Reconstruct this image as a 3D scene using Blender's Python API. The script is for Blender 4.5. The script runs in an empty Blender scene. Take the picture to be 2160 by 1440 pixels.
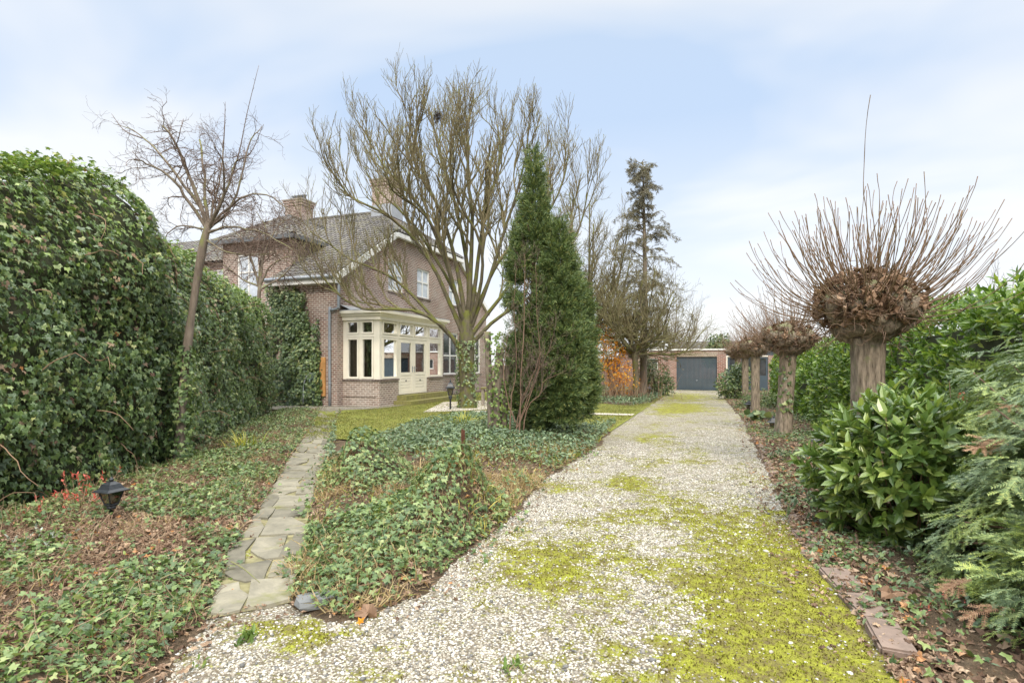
import bpy, bmesh, math, random
import numpy as np
from mathutils import Vector, Matrix
R = math.radians
scene = bpy.context.scene
COL = scene.collection

# ------------------------------------------------------------------ camera
F, CX, HY, H, TH = 1155.0, 1080.0, 768.0, 1.63, R(20)
CT, ST = math.cos(TH), math.sin(TH)
cam = bpy.data.cameras.new("camera")
cam.sensor_width = 36; cam.sensor_fit = 'HORIZONTAL'
cam.lens = 36 * F / 2160
cam.shift_y = (HY - 720) / 2160
cam.clip_end = 3000; cam.clip_start = .05
camo = bpy.data.objects.new("camera", cam); COL.objects.link(camo)
camo.location = (0, 0, H); camo.rotation_euler = (R(90), 0, TH)
scene.camera = camo

# ------------------------------------------------------------------ world and sun
scene.view_settings.view_transform = 'Standard'
scene.view_settings.look = 'None'
scene.view_settings.gamma = 1
scene.view_settings.exposure = 1.06
SUN_EL, SUN_AZ = R(38), R(158)      # a veiled sun, high behind the camera and to its right
w = bpy.data.worlds.new("World"); scene.world = w; w.use_nodes = True
nt = w.node_tree; N = nt.nodes; LK = nt.links
for n in list(N): N.remove(n)
def nn(t, **k):
    n = N.new(t)
    for a, b in k.items(): setattr(n, a, b)
    return n
wo = nn('ShaderNodeOutputWorld'); bg = nn('ShaderNodeBackground'); bg.inputs[1].default_value = 0.1
sky = nn('ShaderNodeTexSky', sky_type='NISHITA', sun_disc=False)
sky.sun_elevation = SUN_EL; sky.sun_rotation = SUN_AZ; sky.air_density = 1.0; sky.dust_density = 2.0
tc = nn('ShaderNodeTexCoord'); sp = nn('ShaderNodeSeparateXYZ')
LK.new(tc.outputs['Generated'], sp.inputs[0])
# cloud layer: the view direction laid on a flat cloud deck
mz = nn('ShaderNodeMath', operation='MAXIMUM'); LK.new(sp.outputs[2], mz.inputs[0]); mz.inputs[1].default_value = 0.0
az = nn('ShaderNodeMath', operation='ADD'); LK.new(mz.outputs[0], az.inputs[0]); az.inputs[1].default_value = 0.16
dv = nn('ShaderNodeVectorMath', operation='DIVIDE')
cb = nn('ShaderNodeCombineXYZ')
for i in range(3): LK.new(az.outputs[0], cb.inputs[i])
LK.new(tc.outputs['Generated'], dv.inputs[0]); LK.new(cb.outputs[0], dv.inputs[1])
no = nn('ShaderNodeTexNoise'); no.inputs['Scale'].default_value = 0.62; no.inputs['Detail'].default_value = 4
no.inputs['Roughness'].default_value = 0.48; no.inputs['Distortion'].default_value = 0.5
mp = nn('ShaderNodeMapping'); mp.inputs['Location'].default_value = (3.1, 7.4, 0); mp.inputs['Scale'].default_value = (1.0, 1.5, 0.2)
LK.new(dv.outputs[0], mp.inputs[0]); LK.new(mp.outputs[0], no.inputs['Vector'])
cr = nn('ShaderNodeValToRGB')
cr.color_ramp.elements[0].position = 0.41; cr.color_ramp.elements[0].color = (3.0, 3.72, 4.8, 1)
cr.color_ramp.elements[1].position = 0.59; cr.color_ramp.elements[1].color = (4.75, 4.88, 5.05, 1)
LK.new(no.outputs['Fac'], cr.inputs[0])
# low sky whitens towards the horizon, the deck overhead is brighter than its rim
ez = nn('ShaderNodeValToRGB'); e = ez.color_ramp
e.elements[0].position = 0.0; e.elements[0].color = (1, 1, 1, 1)
e.elements[1].position = 0.4; e.elements[1].color = (0, 0, 0, 1)
LK.new(sp.outputs[2], ez.inputs[0])
mx = nn('ShaderNodeMix', data_type='RGBA'); mx.clamp_result = False
LK.new(ez.outputs[0], mx.inputs[0]); LK.new(cr.outputs[0], mx.inputs[6]); mx.inputs[7].default_value = (5.4, 5.42, 5.45, 1)
mr = nn('ShaderNodeMapRange'); mr.inputs[1].default_value = 0.6; mr.inputs[2].default_value = 0.93
mr.inputs[3].default_value = 1.0; mr.inputs[4].default_value = 5.6
LK.new(sp.outputs[2], mr.inputs[0])
ml = nn('ShaderNodeVectorMath', operation='SCALE'); LK.new(mx.outputs[2], ml.inputs[0]); LK.new(mr.outputs[0], ml.inputs['Scale'])
m2 = nn('ShaderNodeMix', data_type='RGBA'); m2.clamp_result = False; m2.inputs[0].default_value = 0.9
wz = nn('ShaderNodeMix', data_type='RGBA'); wz.clamp_result = False; wz.clamp_factor = True
mrw = nn('ShaderNodeMapRange'); mrw.inputs[1].default_value = 0.45; mrw.inputs[2].default_value = 0.8; LK.new(sp.outputs[2], mrw.inputs[0])
wm = nn('ShaderNodeVectorMath', operation='MULTIPLY'); LK.new(ml.outputs[0], wm.inputs[0]); wm.inputs[1].default_value = (1.06, 1.0, .9)
LK.new(mrw.outputs[0], wz.inputs[0]); LK.new(ml.outputs[0], wz.inputs[6]); LK.new(wm.outputs[0], wz.inputs[7])
LK.new(sky.outputs[0], m2.inputs[6]); LK.new(wz.outputs[2], m2.inputs[7])
LK.new(m2.outputs[2], bg.inputs[0]); LK.new(bg.outputs[0], wo.inputs[0])

sl = bpy.data.lights.new("sun", 'SUN'); sl.energy = 1.5; sl.angle = R(14); sl.color = (1, .91, .76)
so = bpy.data.objects.new("sun", sl); COL.objects.link(so)
sd = Vector((math.sin(SUN_AZ) * math.cos(SUN_EL), math.cos(SUN_AZ) * math.cos(SUN_EL), math.sin(SUN_EL)))
so.rotation_euler = sd.to_track_quat('Z', 'Y').to_euler()

# ------------------------------------------------------------------ helpers
def at(px, py, d):
    """world point seen at pixel (px,py) of the 2160x1440 photo at depth d"""
    a = (px - CX) * d / F
    return np.array((a * CT - d * ST, a * ST + d * CT, H - (py - HY) * d / F))
def gp(px, py, z=0.0):
    return at(px, py, F * (H - z) / (py - HY))
def g2(lst): return np.array([gp(*p)[:2] for p in lst])

ORG = {}
class MB:
    def __init__(s): s.v = []; s.f = {}; s.n = 0
    def add(s, V, faces):
        V = np.asarray(V, float).reshape(-1, 3)
        if isinstance(faces, np.ndarray): groups = {faces.shape[1]: [faces]}
        else:
            groups = {}
            for f in faces: groups.setdefault(len(f), []).append(f)
            groups = {k: [np.array(x)] for k, x in groups.items()}
        for k, l in groups.items():
            for a in l: s.f.setdefault(k, []).append(a + s.n)
        s.v.append(V); s.n += len(V)
        return s
    def box(s, x0, x1, y0, y1, z0, z1):
        V = [(x, y, z) for z in (z0, z1) for y in (y0, y1) for x in (x0, x1)]
        return s.add(V, [(0, 2, 3, 1), (4, 5, 7, 6), (0, 1, 5, 4), (1, 3, 7, 5), (3, 2, 6, 7), (2, 0, 4, 6)])
    def obox(s, c, ax, ay, az):
        c, ax, ay, az = map(np.array, (c, ax, ay, az))
        V = [c + i * ax + j * ay + k * az for k in (-1, 1) for j in (-1, 1) for i in (-1, 1)]
        return s.add(V, [(0, 2, 3, 1), (4, 5, 7, 6), (0, 1, 5, 4), (1, 3, 7, 5), (3, 2, 6, 7), (2, 0, 4, 6)])
    def lathe(s, prof, c=(0, 0, 0), n=12, rot=0.0, cap=True):
        c = np.array(c); a = np.arange(n) * 2 * math.pi / n + rot
        V = np.concatenate([np.stack([r * np.cos(a), r * np.sin(a), np.full(n, z)], 1) for r, z in prof]) + c
        F_ = []
        for k in range(len(prof) - 1):
            for i in range(n):
                j = (i + 1) % n
                F_.append((k * n + i, k * n + j, (k + 1) * n + j, (k + 1) * n + i))
        if cap: F_ += [tuple(range(n))[::-1], tuple((len(prof) - 1) * n + i for i in range(n))]
        return s.add(V, F_)
    def build(s, name, mat, parent=None, smooth=False, thing=None, loc=None):
        """links ONE mesh object; vertices are world coordinates, re-based on the thing's origin"""
        V = np.concatenate(s.v) if s.v else np.zeros((0, 3))
        org = ORG[parent.name] if parent else np.array(loc if loc is not None else (0, 0, 0), float)
        V = V - org
        me = bpy.data.meshes.new(name)
        me.vertices.add(len(V)); me.vertices.foreach_set('co', V.astype(np.float32).ravel())
        li, ls, tot = [], [], 0
        for k, l in s.f.items():
            a = np.concatenate(l); li.append(a.ravel()); ls.append(tot + np.arange(len(a)) * k); tot += a.size
        li = np.concatenate(li); ls = np.concatenate(ls)
        me.loops.add(tot); me.loops.foreach_set('vertex_index', li.astype(np.int32))
        me.polygons.add(len(ls)); me.polygons.foreach_set('loop_start', ls.astype(np.int32))
        me.update(calc_edges=True); me.validate()
        me.polygons.foreach_set('use_smooth', np.full(len(me.polygons), bool(smooth)))
        me.materials.append(mat)
        o = bpy.data.objects.new(name, me); COL.objects.link(o)
        if parent: o.parent = parent
        else: o.location = org
        ORG[o.name] = org
        return o

def tag(o, label, cat, group=None, kind=None):
    o['label'] = label
    if cat: o['category'] = cat
    if group: o['group'] = group
    if kind: o['kind'] = kind
    return o
def thing(name, label, cat, loc, group=None):
    o = bpy.data.objects.new(name, None); COL.objects.link(o)
    o.empty_display_size = .2; o.location = loc; ORG[o.name] = np.array(loc, float)
    return tag(o, label, cat, group)
def struct(o, label=None):
    o['kind'] = 'structure'
    if label: o['label'] = label
    return o

def unit(a): return a / np.maximum(np.linalg.norm(a, axis=-1, keepdims=True), 1e-9)
def hash2(ix, iy, seed):
    h = (ix * 374761393 + iy * 668265263 + seed * 1442695041) & 0xFFFFFFFF
    h = ((h ^ (h >> 13)) * 1274126177) & 0xFFFFFFFF
    return ((h ^ (h >> 16)) & 0xFFFF) / 65535.0
def vnoise(x, y, seed=0):
    x = np.asarray(x, float); y = np.asarray(y, float)
    ix = np.floor(x).astype(np.int64); iy = np.floor(y).astype(np.int64)
    fx = x - ix; fy = y - iy; fx = fx * fx * (3 - 2 * fx); fy = fy * fy * (3 - 2 * fy)
    a = hash2(ix, iy, seed); b = hash2(ix + 1, iy, seed); c = hash2(ix, iy + 1, seed); d = hash2(ix + 1, iy + 1, seed)
    return (a * (1 - fx) + b * fx) * (1 - fy) + (c * (1 - fx) + d * fx) * fy
def fbm(x, y, seed=0, oct=4):
    t = 0; amp = .5; s = 0
    for i in range(oct):
        t = t + amp * vnoise(x * 2 ** i, y * 2 ** i, seed + i); s += amp; amp *= .5
    return t / s
def inpoly(p, poly):
    x, y = p[:, 0], p[:, 1]; c = np.zeros(len(p), bool); n = len(poly)
    for i in range(n):
        x0, y0 = poly[i]; x1, y1 = poly[(i + 1) % n]
        k = ((y0 > y) != (y1 > y)) & (x < (x1 - x0) * (y - y0) / ((y1 - y0) + 1e-12) + x0)
        c ^= k
    return c
def polydist(p, line):
    d = np.full(len(p), 1e9)
    for i in range(len(line) - 1):
        a, b = line[i], line[i + 1]; ab = b - a
        t = np.clip(((p - a) @ ab) / (ab @ ab + 1e-12), 0, 1)
        d = np.minimum(d, np.linalg.norm(p - (a + t[:, None] * ab), axis=1))
    return d
def sample_poly(poly, dens, rng, keep=None):
    lo, hi = poly.min(0), poly.max(0)
    n = int(dens * np.prod(hi - lo)); p = rng.uniform(lo, hi, (n, 2)); p = p[inpoly(p, poly)]
    if keep is not None: p = p[rng.random(len(p)) < keep(p)]
    return p
def depth_of(p): return -p[:, 0] * ST + p[:, 1] * CT
def frames(nrm, dr):
    """rotation matrices with z = nrm and y as near dr as it can be"""
    z = unit(nrm); y = unit(dr - z * (dr * z).sum(-1, keepdims=True)); x = np.cross(y, z)
    return np.stack([x, y, z], -1)
def scatter(mb, tmpl, pos, rot, sc):
    V, faces = tmpl; V = np.asarray(V, float); n = len(pos)
    if n == 0: return
    sc = np.asarray(sc, float)
    if sc.ndim == 1: sc = sc[:, None].repeat(3, 1)
    P = np.einsum('nij,nkj->nki', rot, V[None] * sc[:, None, :]) + pos[:, None, :]
    groups = {}
    for f in faces: groups.setdefault(len(f), []).append(f)
    off = (np.arange(n) * len(V))[:, None, None]
    for k, l in groups.items():
        mb.f.setdefault(k, []).append((np.array(l)[None] + off).reshape(-1, k) + mb.n)
    mb.v.append(P.reshape(-1, 3)); mb.n += n * len(V)
def rnd_dir(rng, n): return unit(rng.normal(size=(n, 3)))
def randrot(rng, n): return frames(rnd_dir(rng, n), rnd_dir(rng, n))

# ---- tubes
def tubes(mb, pts, rad, sides=5):
    pts = np.asarray(pts, float); rad = np.asarray(rad, float)
    if pts.ndim == 2: pts = pts[None]; rad = rad[None]
    B, n, _ = pts.shape
    t = np.empty_like(pts); t[:, 1:-1] = pts[:, 2:] - pts[:, :-2]; t[:, 0] = pts[:, 1] - pts[:, 0]; t[:, -1] = pts[:, -1] - pts[:, -2]
    t = unit(t); av = unit(pts[:, -1] - pts[:, 0])
    ref = np.where(np.abs(av[:, 2:3]) < .75, np.array([[0, 0, 1.]]), np.array([[1., .3, 0]]))
    u = unit(np.cross(t, ref[:, None])); v = np.cross(t, u)
    a = np.arange(sides) * 2 * math.pi / sides
    ring = pts[:, :, None] + rad[:, :, None, None] * (u[:, :, None] * np.cos(a)[None, None, :, None] + v[:, :, None] * np.sin(a)[None, None, :, None])
    i = np.arange(n - 1)[:, None] * sides; j = np.arange(sides)[None]; j2 = (j + 1) % sides
    q = np.stack([i + j, i + j2, i + sides + j2, i + sides + j], -1).reshape(-1, 4)
    q = (q[None] + (np.arange(B) * n * sides)[:, None, None]).reshape(-1, 4)
    mb.f.setdefault(4, []).append(q + mb.n); mb.v.append(ring.reshape(-1, 3)); mb.n += B * n * sides
    cap = (np.arange(B)[:, None] * n * sides + (n - 1) * sides + np.arange(sides)[None]) + (mb.n - B * n * sides)
    mb.f.setdefault(sides, []).append(cap)
def grow(P0, D0, L, n, rng, wander=.2, up=.1, grav=0.0):
    p = P0.copy(); d = unit(D0); out = [p]
    for i in range(n):
        d = unit(d + wander * rng.normal(size=d.shape) + np.array([0, 0, up - grav * (i + 1) / n]))
        p = p + d * (L / n)[:, None]; out.append(p)
    return np.stack(out, 1)
def taper(r0, r1, n): return r0[:, None] + (r1 - r0)[:, None] * np.linspace(0, 1, n)[None]
def spawn(pts, rad, k, rng, t0=.25, t1=1.0, ang=(35, 60)):
    B, n, _ = pts.shape
    t = (np.arange(k)[None] + rng.random((B, k))) / k * (t1 - t0) + t0
    x = np.clip(t, 0, .9999) * (n - 1); i = x.astype(int); f = (x - i)[..., None]; b = np.arange(B)[:, None]
    P = pts[b, i] * (1 - f) + pts[b, i + 1] * f; T = unit(pts[b, i + 1] - pts[b, i])
    r = rad[b, i] * (1 - f[..., 0]) + rad[b, i + 1] * f[..., 0]
    q = rng.normal(size=T.shape); q = unit(q - T * (q * T).sum(-1, keepdims=True))
    a = np.radians(rng.uniform(ang[0], ang[1], t.shape))[..., None]
    D = np.cos(a) * T + np.sin(a) * q
    return P.reshape(-1, 3), D.reshape(-1, 3), r.ravel(), t.ravel()
def smooth_line(p, m):
    """Catmull-Rom resample of a polyline to m points"""
    p = np.asarray(p, float); q = np.vstack([2 * p[0] - p[1], p, 2 * p[-1] - p[-2]]); n = len(p) - 1
    out = []
    for s in np.linspace(0, n - 1e-6, m):
        i = int(s); t = s - i; a, b, c, d = q[i:i + 4]
        out.append(.5 * (2 * b + (c - a) * t + (2 * a - 5 * b + 4 * c - d) * t * t + (3 * b - a - 3 * c + d) * t ** 3))
    return np.array(out)

# ------------------------------------------------------------------ materials
MATS = {}
def newmat(name):
    m = bpy.data.materials.new(name); m.use_nodes = True
    t = m.node_tree; b = t.nodes['Principled BSDF']; MATS[name] = m
    return m, t, b
def node(t, ty, **k):
    n = t.nodes.new(ty)
    for a, b in k.items(): setattr(n, a, b)
    return n
def ramp(t, src, stops, interp='LINEAR'):
    r = node(t, 'ShaderNodeValToRGB'); e = r.color_ramp; e.interpolation = interp
    while len(e.elements) < len(stops): e.elements.new(.5)
    for el, (p, c) in zip(e.elements, stops): el.position = p; el.color = (*c, 1)
    t.links.new(src, r.inputs[0]); return r.outputs[0]
def noise(t, scale, detail=4, rough=.55, vec=None, dist=0):
    n = node(t, 'ShaderNodeTexNoise'); n.inputs['Scale'].default_value = scale
    n.inputs['Detail'].default_value = detail; n.inputs['Roughness'].default_value = rough; n.inputs['Distortion'].default_value = dist
    if vec is not None: t.links.new(vec, n.inputs['Vector'])
    return n.outputs['Fac']
def objco(t, scale=None):
    c = node(t, 'ShaderNodeTexCoord').outputs['Object']
    if scale:
        m = node(t, 'ShaderNodeMapping'); m.inputs['Scale'].default_value = scale; t.links.new(c, m.inputs[0]); c = m.outputs[0]
    return c
def mixc(t, f, a, b, mode='MIX'):
    m = node(t, 'ShaderNodeMix', data_type='RGBA', blend_type=mode)
    for s, x in ((m.inputs[0], f), (m.inputs[6], a), (m.inputs[7], b)):
        if isinstance(x, (int, float)): s.default_value = x
        elif isinstance(x, tuple): s.default_value = (*x, 1)
        else: t.links.new(x, s)
    return m.outputs[2]
def bump(t, b, h, strength=.3, dist=.01):
    n = node(t, 'ShaderNodeBump'); n.inputs['Strength'].default_value = strength; n.inputs['Distance'].default_value = dist
    t.links.new(h, n.inputs['Height']); t.links.new(n.outputs[0], b.inputs['Normal'])
def simple(name, col, rough=.6, var=.15, scale=8, metal=0, bmp=.1, spec=.5):
    m, t, b = newmat(name); v = objco(t); f = noise(t, scale, 5, .6, v)
    lo = tuple(c * (1 - var) for c in col); hi = tuple(min(1, c * (1 + var)) for c in col)
    t.links.new(ramp(t, f, [(.3, lo), (.7, hi)]), b.inputs['Base Color'])
    b.inputs['Roughness'].default_value = rough; b.inputs['Metallic'].default_value = metal
    b.inputs['Specular IOR Level'].default_value = spec
    if bmp: bump(t, b, f, bmp)
    return m
def island(name, stops, rough=.5, trans=0.0, spec=.5, tcol=1.6, patch=None):
    """a colour picked at random for each separate leaf, pebble or blade"""
    m, t, b = newmat(name); g = node(t, 'ShaderNodeNewGeometry')
    c = ramp(t, g.outputs['Random Per Island'], stops)
    if patch:
        f = noise(t, patch[0], 2, .5, objco(t)); f = ramp(t, f, [(.42, (0, 0, 0)), (.62, (1, 1, 1))])
        c = mixc(t, f, c, mixc(t, 1.0, c, patch[1], 'MULTIPLY'))
    t.links.new(c, b.inputs['Base Color'])
    b.inputs['Roughness'].default_value = rough; b.inputs['Specular IOR Level'].default_value = spec
    if trans:
        tr = node(t, 'ShaderNodeBsdfTranslucent'); mx = node(t, 'ShaderNodeMixShader'); mx.inputs[0].default_value = trans
        t.links.new(mixc(t, 1.0, c, (tcol, tcol, tcol * .5), 'MULTIPLY'), tr.inputs[0])
        t.links.new(b.outputs[0], mx.inputs[1]); t.links.new(tr.outputs[0], mx.inputs[2])
        t.links.new(mx.outputs[0], t.nodes['Material Output'].inputs[0])
    return m
def bark(name, lo, hi, moss=None, mossamt=.5, scale=10, streak=.25, bmp=.6):
    m, t, b = newmat(name); v = objco(t, (1, 1, streak)); f = noise(t, scale, 6, .65, v)
    c = ramp(t, f, [(.3, lo), (.7, hi)])
    if moss:
        f2 = noise(t, scale * .35, 4, .6, objco(t)); g = node(t, 'ShaderNodeNewGeometry'); s = node(t, 'ShaderNodeSeparateXYZ')
        t.links.new(g.outputs['Normal'], s.inputs[0])
        a = node(t, 'ShaderNodeMath', operation='MULTIPLY_ADD'); t.links.new(s.outputs[2], a.inputs[0]); a.inputs[1].default_value = .25; t.links.new(f2, a.inputs[2])
        k = ramp(t, a.outputs[0], [(.62 - mossamt * .3, (0, 0, 0)), (.78 - mossamt * .3, (1, 1, 1))])
        c = mixc(t, k, c, moss)
    t.links.new(c, b.inputs['Base Color']); b.inputs['Roughness'].default_value = .9; b.inputs['Specular IOR Level'].default_value = .2
    bump(t, b, f, bmp, .02); return m
def brick(name, c1, c2, mortar, bw=.23, rh=.08, ms=.014, grime=(.55, .5, .45), vertical=False):
    m, t, b = newmat(name); v = objco(t); s = node(t, 'ShaderNodeSeparateXYZ'); t.links.new(v, s.inputs[0])
    g = node(t, 'ShaderNodeNewGeometry'); sn = node(t, 'ShaderNodeSeparateXYZ'); t.links.new(g.outputs['Normal'], sn.inputs[0])
    ab = node(t, 'ShaderNodeMath', operation='ABSOLUTE'); t.links.new(sn.outputs[0], ab.inputs[0])
    gt = node(t, 'ShaderNodeMath', operation='GREATER_THAN'); t.links.new(ab.outputs[0], gt.inputs[0]); gt.inputs[1].default_value = .5
    mu = node(t, 'ShaderNodeMix'); t.links.new(gt.outputs[0], mu.inputs[0]); t.links.new(s.outputs[0], mu.inputs[2]); t.links.new(s.outputs[1], mu.inputs[3])
    az = node(t, 'ShaderNodeMath', operation='ABSOLUTE'); t.links.new(sn.outputs[2], az.inputs[0])
    gz = node(t, 'ShaderNodeMath', operation='GREATER_THAN'); t.links.new(az.outputs[0], gz.inputs[0]); gz.inputs[1].default_value = .7
    mv = node(t, 'ShaderNodeMix'); t.links.new(gz.outputs[0], mv.inputs[0]); t.links.new(s.outputs[2], mv.inputs[2]); t.links.new(s.outputs[0], mv.inputs[3])
    mu2 = node(t, 'ShaderNodeMix'); t.links.new(gz.outputs[0], mu2.inputs[0]); t.links.new(mu.outputs[0], mu2.inputs[2]); t.links.new(s.outputs[1], mu2.inputs[3])
    c = node(t, 'ShaderNodeCombineXYZ')
    if vertical: t.links.new(mv.outputs[0], c.inputs[0]); t.links.new(mu2.outputs[0], c.inputs[1])
    else: t.links.new(mu2.outputs[0], c.inputs[0]); t.links.new(mv.outputs[0], c.inputs[1])
    bt = node(t, 'ShaderNodeTexBrick'); t.links.new(c.outputs[0], bt.inputs['Vector'])
    for k, x in (('Scale', 1), ('Mortar Size', ms), ('Mortar Smooth', .15), ('Bias', -.1), ('Brick Width', bw), ('Row Height', rh)): bt.inputs[k].default_value = x
    bt.inputs['Color1'].default_value = (*c1, 1); bt.inputs['Color2'].default_value = (*c2, 1); bt.inputs['Mortar'].default_value = (*mortar, 1)
    f = noise(t, 1.1, 5, .65, v); k = ramp(t, f, [(.42, (0, 0, 0)), (.7, (1, 1, 1))])
    col = mixc(t, k, bt.outputs['Color'], mixc(t, .45, bt.outputs['Color'], grime))
    f3 = noise(t, 14, 4, .6, v); col = mixc(t, .5, col, mixc(t, 1.0, col, ramp(t, f3, [(.3, (.5, .5, .5)), (.7, (1.3, 1.3, 1.3))]), 'MULTIPLY'))
    t.links.new(col, b.inputs['Base Color']); b.inputs['Roughness'].default_value = .9; b.inputs['Specular IOR Level'].default_value = .2
    iv = node(t, 'ShaderNodeMath', operation='SUBTRACT'); iv.inputs[0].default_value = 1; t.links.new(bt.outputs['Fac'], iv.inputs[1])
    bump(t, b, iv.outputs[0], .5, .01); return m

M = {}
M['brick'] = brick('brown brick', (.17, .085, .07), (.29, .155, .125), (.52, .48, .42))
M['brick_base'] = brick('pale bay brick', (.21, .14, .115), (.33, .23, .19), (.55, .5, .44))
M['brick_garage'] = brick('red garage brick', (.21, .075, .05), (.32, .13, .09), (.4, .34, .29))
M['brick_soldier'] = brick('brick soldier course', (.19, .12, .06), (.29, .2, .11), (.42, .37, .3), bw=.2, rh=.065, vertical=True)
M['brick_dark'] = brick('dark brick sill', (.09, .055, .05), (.14, .08, .07), (.22, .19, .17), bw=.3, rh=.07, vertical=True)
M['brick_moss'] = brick('mossy step brick', (.2, .17, .07), (.3, .26, .1), (.2, .19, .1), bw=.2, rh=.06, vertical=True, grime=(.3, .32, .06))
M['cream'] = simple('cream paint', (.82, .77, .66), .45, .05, 3, bmp=.03)
M['white'] = simple('white paint', (.78, .78, .76), .45, .05, 3, bmp=.03)
M['zinc'] = simple('zinc', (.3, .33, .37), .45, .15, 5, metal=.3)
M['lead'] = simple('lead flashing', (.33, .35, .38), .6, .15, 4)
M['gutter'] = simple('grey gutter', (.12, .13, .14), .5, .15, 4)
M['black'] = simple('black metal', (.028, .032, .038), .42, .3, 30, metal=.2)
M['garage_door'] = simple('blue grey steel', (.05, .075, .095), .5, .12, 2, bmp=.02)
M['plank'] = simple('orange timber', (.52, .27, .1), .6, .25, 6)
M['pump'] = simple('green cast iron', (.06, .09, .07), .5, .25, 9)
M['oldwood'] = simple('weathered timber', (.3, .26, .22), .85, .25, 9)
M['dirt'] = simple('room plaster', (.7, .62, .5), .9, .05)
M['roomdark'] = simple('room floor', (.12, .08, .05), .6, .1)
M['rust'] = simple('rusty iron', (.11, .04, .022), .9, .4, 25)
def tile_mat(name, lo, hi, moss):
    m, t, b = newmat(name); v = objco(t); g = node(t, 'ShaderNodeNewGeometry')
    c = ramp(t, g.outputs['Random Per Island'], [(0, lo), (1, hi)])
    f = noise(t, 2.2, 6, .7, v); c = mixc(t, ramp(t, f, [(.48, (0, 0, 0)), (.66, (1, 1, 1))]), c, moss)
    t.links.new(c, b.inputs['Base Color']); b.inputs['Roughness'].default_value = .75; bump(t, b, noise(t, 30, 4, .6, v), .3, .006); return m
M['tile'] = tile_mat('grey clay roof tile', (.075, .07, .068), (.15, .138, .13), (.15, .14, .09))
def glass(name, tint, fac, rough=.02):
    m, t, b = newmat(name); t.nodes.remove(b)
    g = node(t, 'ShaderNodeBsdfGlossy'); g.inputs['Roughness'].default_value = rough; g.inputs[0].default_value = (.95, .97, 1, 1)
    tr = node(t, 'ShaderNodeBsdfTransparent'); tr.inputs[0].default_value = (*tint, 1)
    fr = node(t, 'ShaderNodeFresnel'); fr.inputs[0].default_value = 1.5
    ad = node(t, 'ShaderNodeMath', operation='ADD', use_clamp=True); t.links.new(fr.outputs[0], ad.inputs[0]); ad.inputs[1].default_value = fac
    mx = node(t, 'ShaderNodeMixShader'); t.links.new(ad.outputs[0], mx.inputs[0]); t.links.new(tr.outputs[0], mx.inputs[1]); t.links.new(g.outputs[0], mx.inputs[2])
    t.links.new(mx.outputs[0], t.nodes['Material Output'].inputs[0]); return m
M['glass'] = glass('window glass', (.75, .75, .73), .17)
M['curtain'] = simple('beige curtain cloth', (.5, .42, .33), .9, .1, 4)
M['glass_lamp'] = glass('smoky lantern glass', (.6, .58, .52), .03, .08)
M['pane_sky'] = simple('window with painted sky reflection', (.5, .55, .62), .12, .2, 5, bmp=0, spec=.8)  # upper panes: pale base colour stands in for the sky they reflect
M['pane_dark'] = simple('dark window glass', (.045, .05, .055), .06, .4, 3, bmp=0, spec=.9)
M['bulb'] = simple('frosted bulb', (.7, .68, .6), .3, .05)

GREEN = [(0, (.05, .09, .035)), (.4, (.1, .165, .055)), (.75, (.165, .24, .08)), (.95, (.27, .33, .11)), (1, (.42, .42, .18))]
M['ivy'] = island('ivy leaves', GREEN, .42, .18, .9)
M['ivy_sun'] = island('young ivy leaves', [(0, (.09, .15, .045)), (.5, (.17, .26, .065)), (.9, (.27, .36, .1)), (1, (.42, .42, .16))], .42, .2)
M['ivy_ground'] = island('ground ivy leaves', [(0, (.05, .09, .035)), (.5, (.115, .18, .06)), (.85, (.2, .275, .095)), (1, (.33, .37, .15))], .42, .15, .5)
M['laurel'] = island('laurel leaves', [(0, (.07, .13, .03)), (.5, (.14, .22, .05)), (.85, (.23, .31, .075)), (1, (.36, .42, .12))], .36, .2, .9)
M['laurel_hedge'] = island('laurel hedge leaves', [(0, (.055, .115, .02)), (.5, (.125, .22, .035)), (.85, (.22, .33, .055)), (1, (.36, .42, .09))], .36, .25, .7)
M['yew'] = island('yew needles', [(0, (.075, .125, .07)), (.5, (.165, .24, .125)), (1, (.28, .34, .18))], .5, .15, patch=(2.2, (1.9, 1.7, .85)))
M['cypress'] = island('cypress foliage', [(0, (.045, .08, .032)), (.5, (.105, .16, .055)), (.85, (.19, .25, .075)), (1, (.3, .3, .09))], .55, .1)
M['cypress_old'] = island('sparse brown green needles', [(0, (.13, .125, .09)), (.6, (.22, .205, .15)), (1, (.31, .28, .21))], .7, .1)
M['shrub'] = island('shrub leaves', [(0, (.05, .09, .035)), (.6, (.11, .16, .06)), (1, (.2, .24, .09))], .5, .15)
M['bluegreen'] = island('blue green ground leaves', [(0, (.06, .1, .055)), (.6, (.13, .19, .1)), (1, (.23, .3, .16))], .5, .12)
M['smallgreen'] = island('small bright leaves', [(0, (.06, .11, .02)), (.6, (.14, .22, .05)), (1, (.27, .34, .09))], .5, .2)
M['silver'] = island('silver grey leaves', [(0, (.2, .25, .2)), (1, (.45, .5, .44))], .7, .1)
M['orange'] = island('orange autumn leaves', [(0, (.6, .22, .03)), (.6, (.78, .38, .05)), (1, (.85, .55, .12))], .6, .45)
M['redleaf'] = island('red azalea leaves', [(0, (.4, .06, .05)), (1, (.62, .16, .12))], .6, .25)
M['yellowblade'] = island('yellow green blades', [(0, (.12, .17, .03)), (.5, (.34, .36, .06)), (1, (.6, .5, .12))], .5, .25)
M['withered'] = island('withered rust sprays', [(0, (.2, .1, .05)), (1, (.36, .22, .13))], .8)
M['dryblade'] = island('dry grass blades', [(0, (.25, .17, .08)), (1, (.5, .39, .22))], .8, .2)
M['litter'] = island('fallen brown leaves', [(0, (.1, .06, .04)), (.4, (.21, .135, .09)), (.75, (.34, .24, .165)), (.92, (.45, .34, .24)), (1, (.46, .2, .06))], .75, .05, .25)
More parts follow.
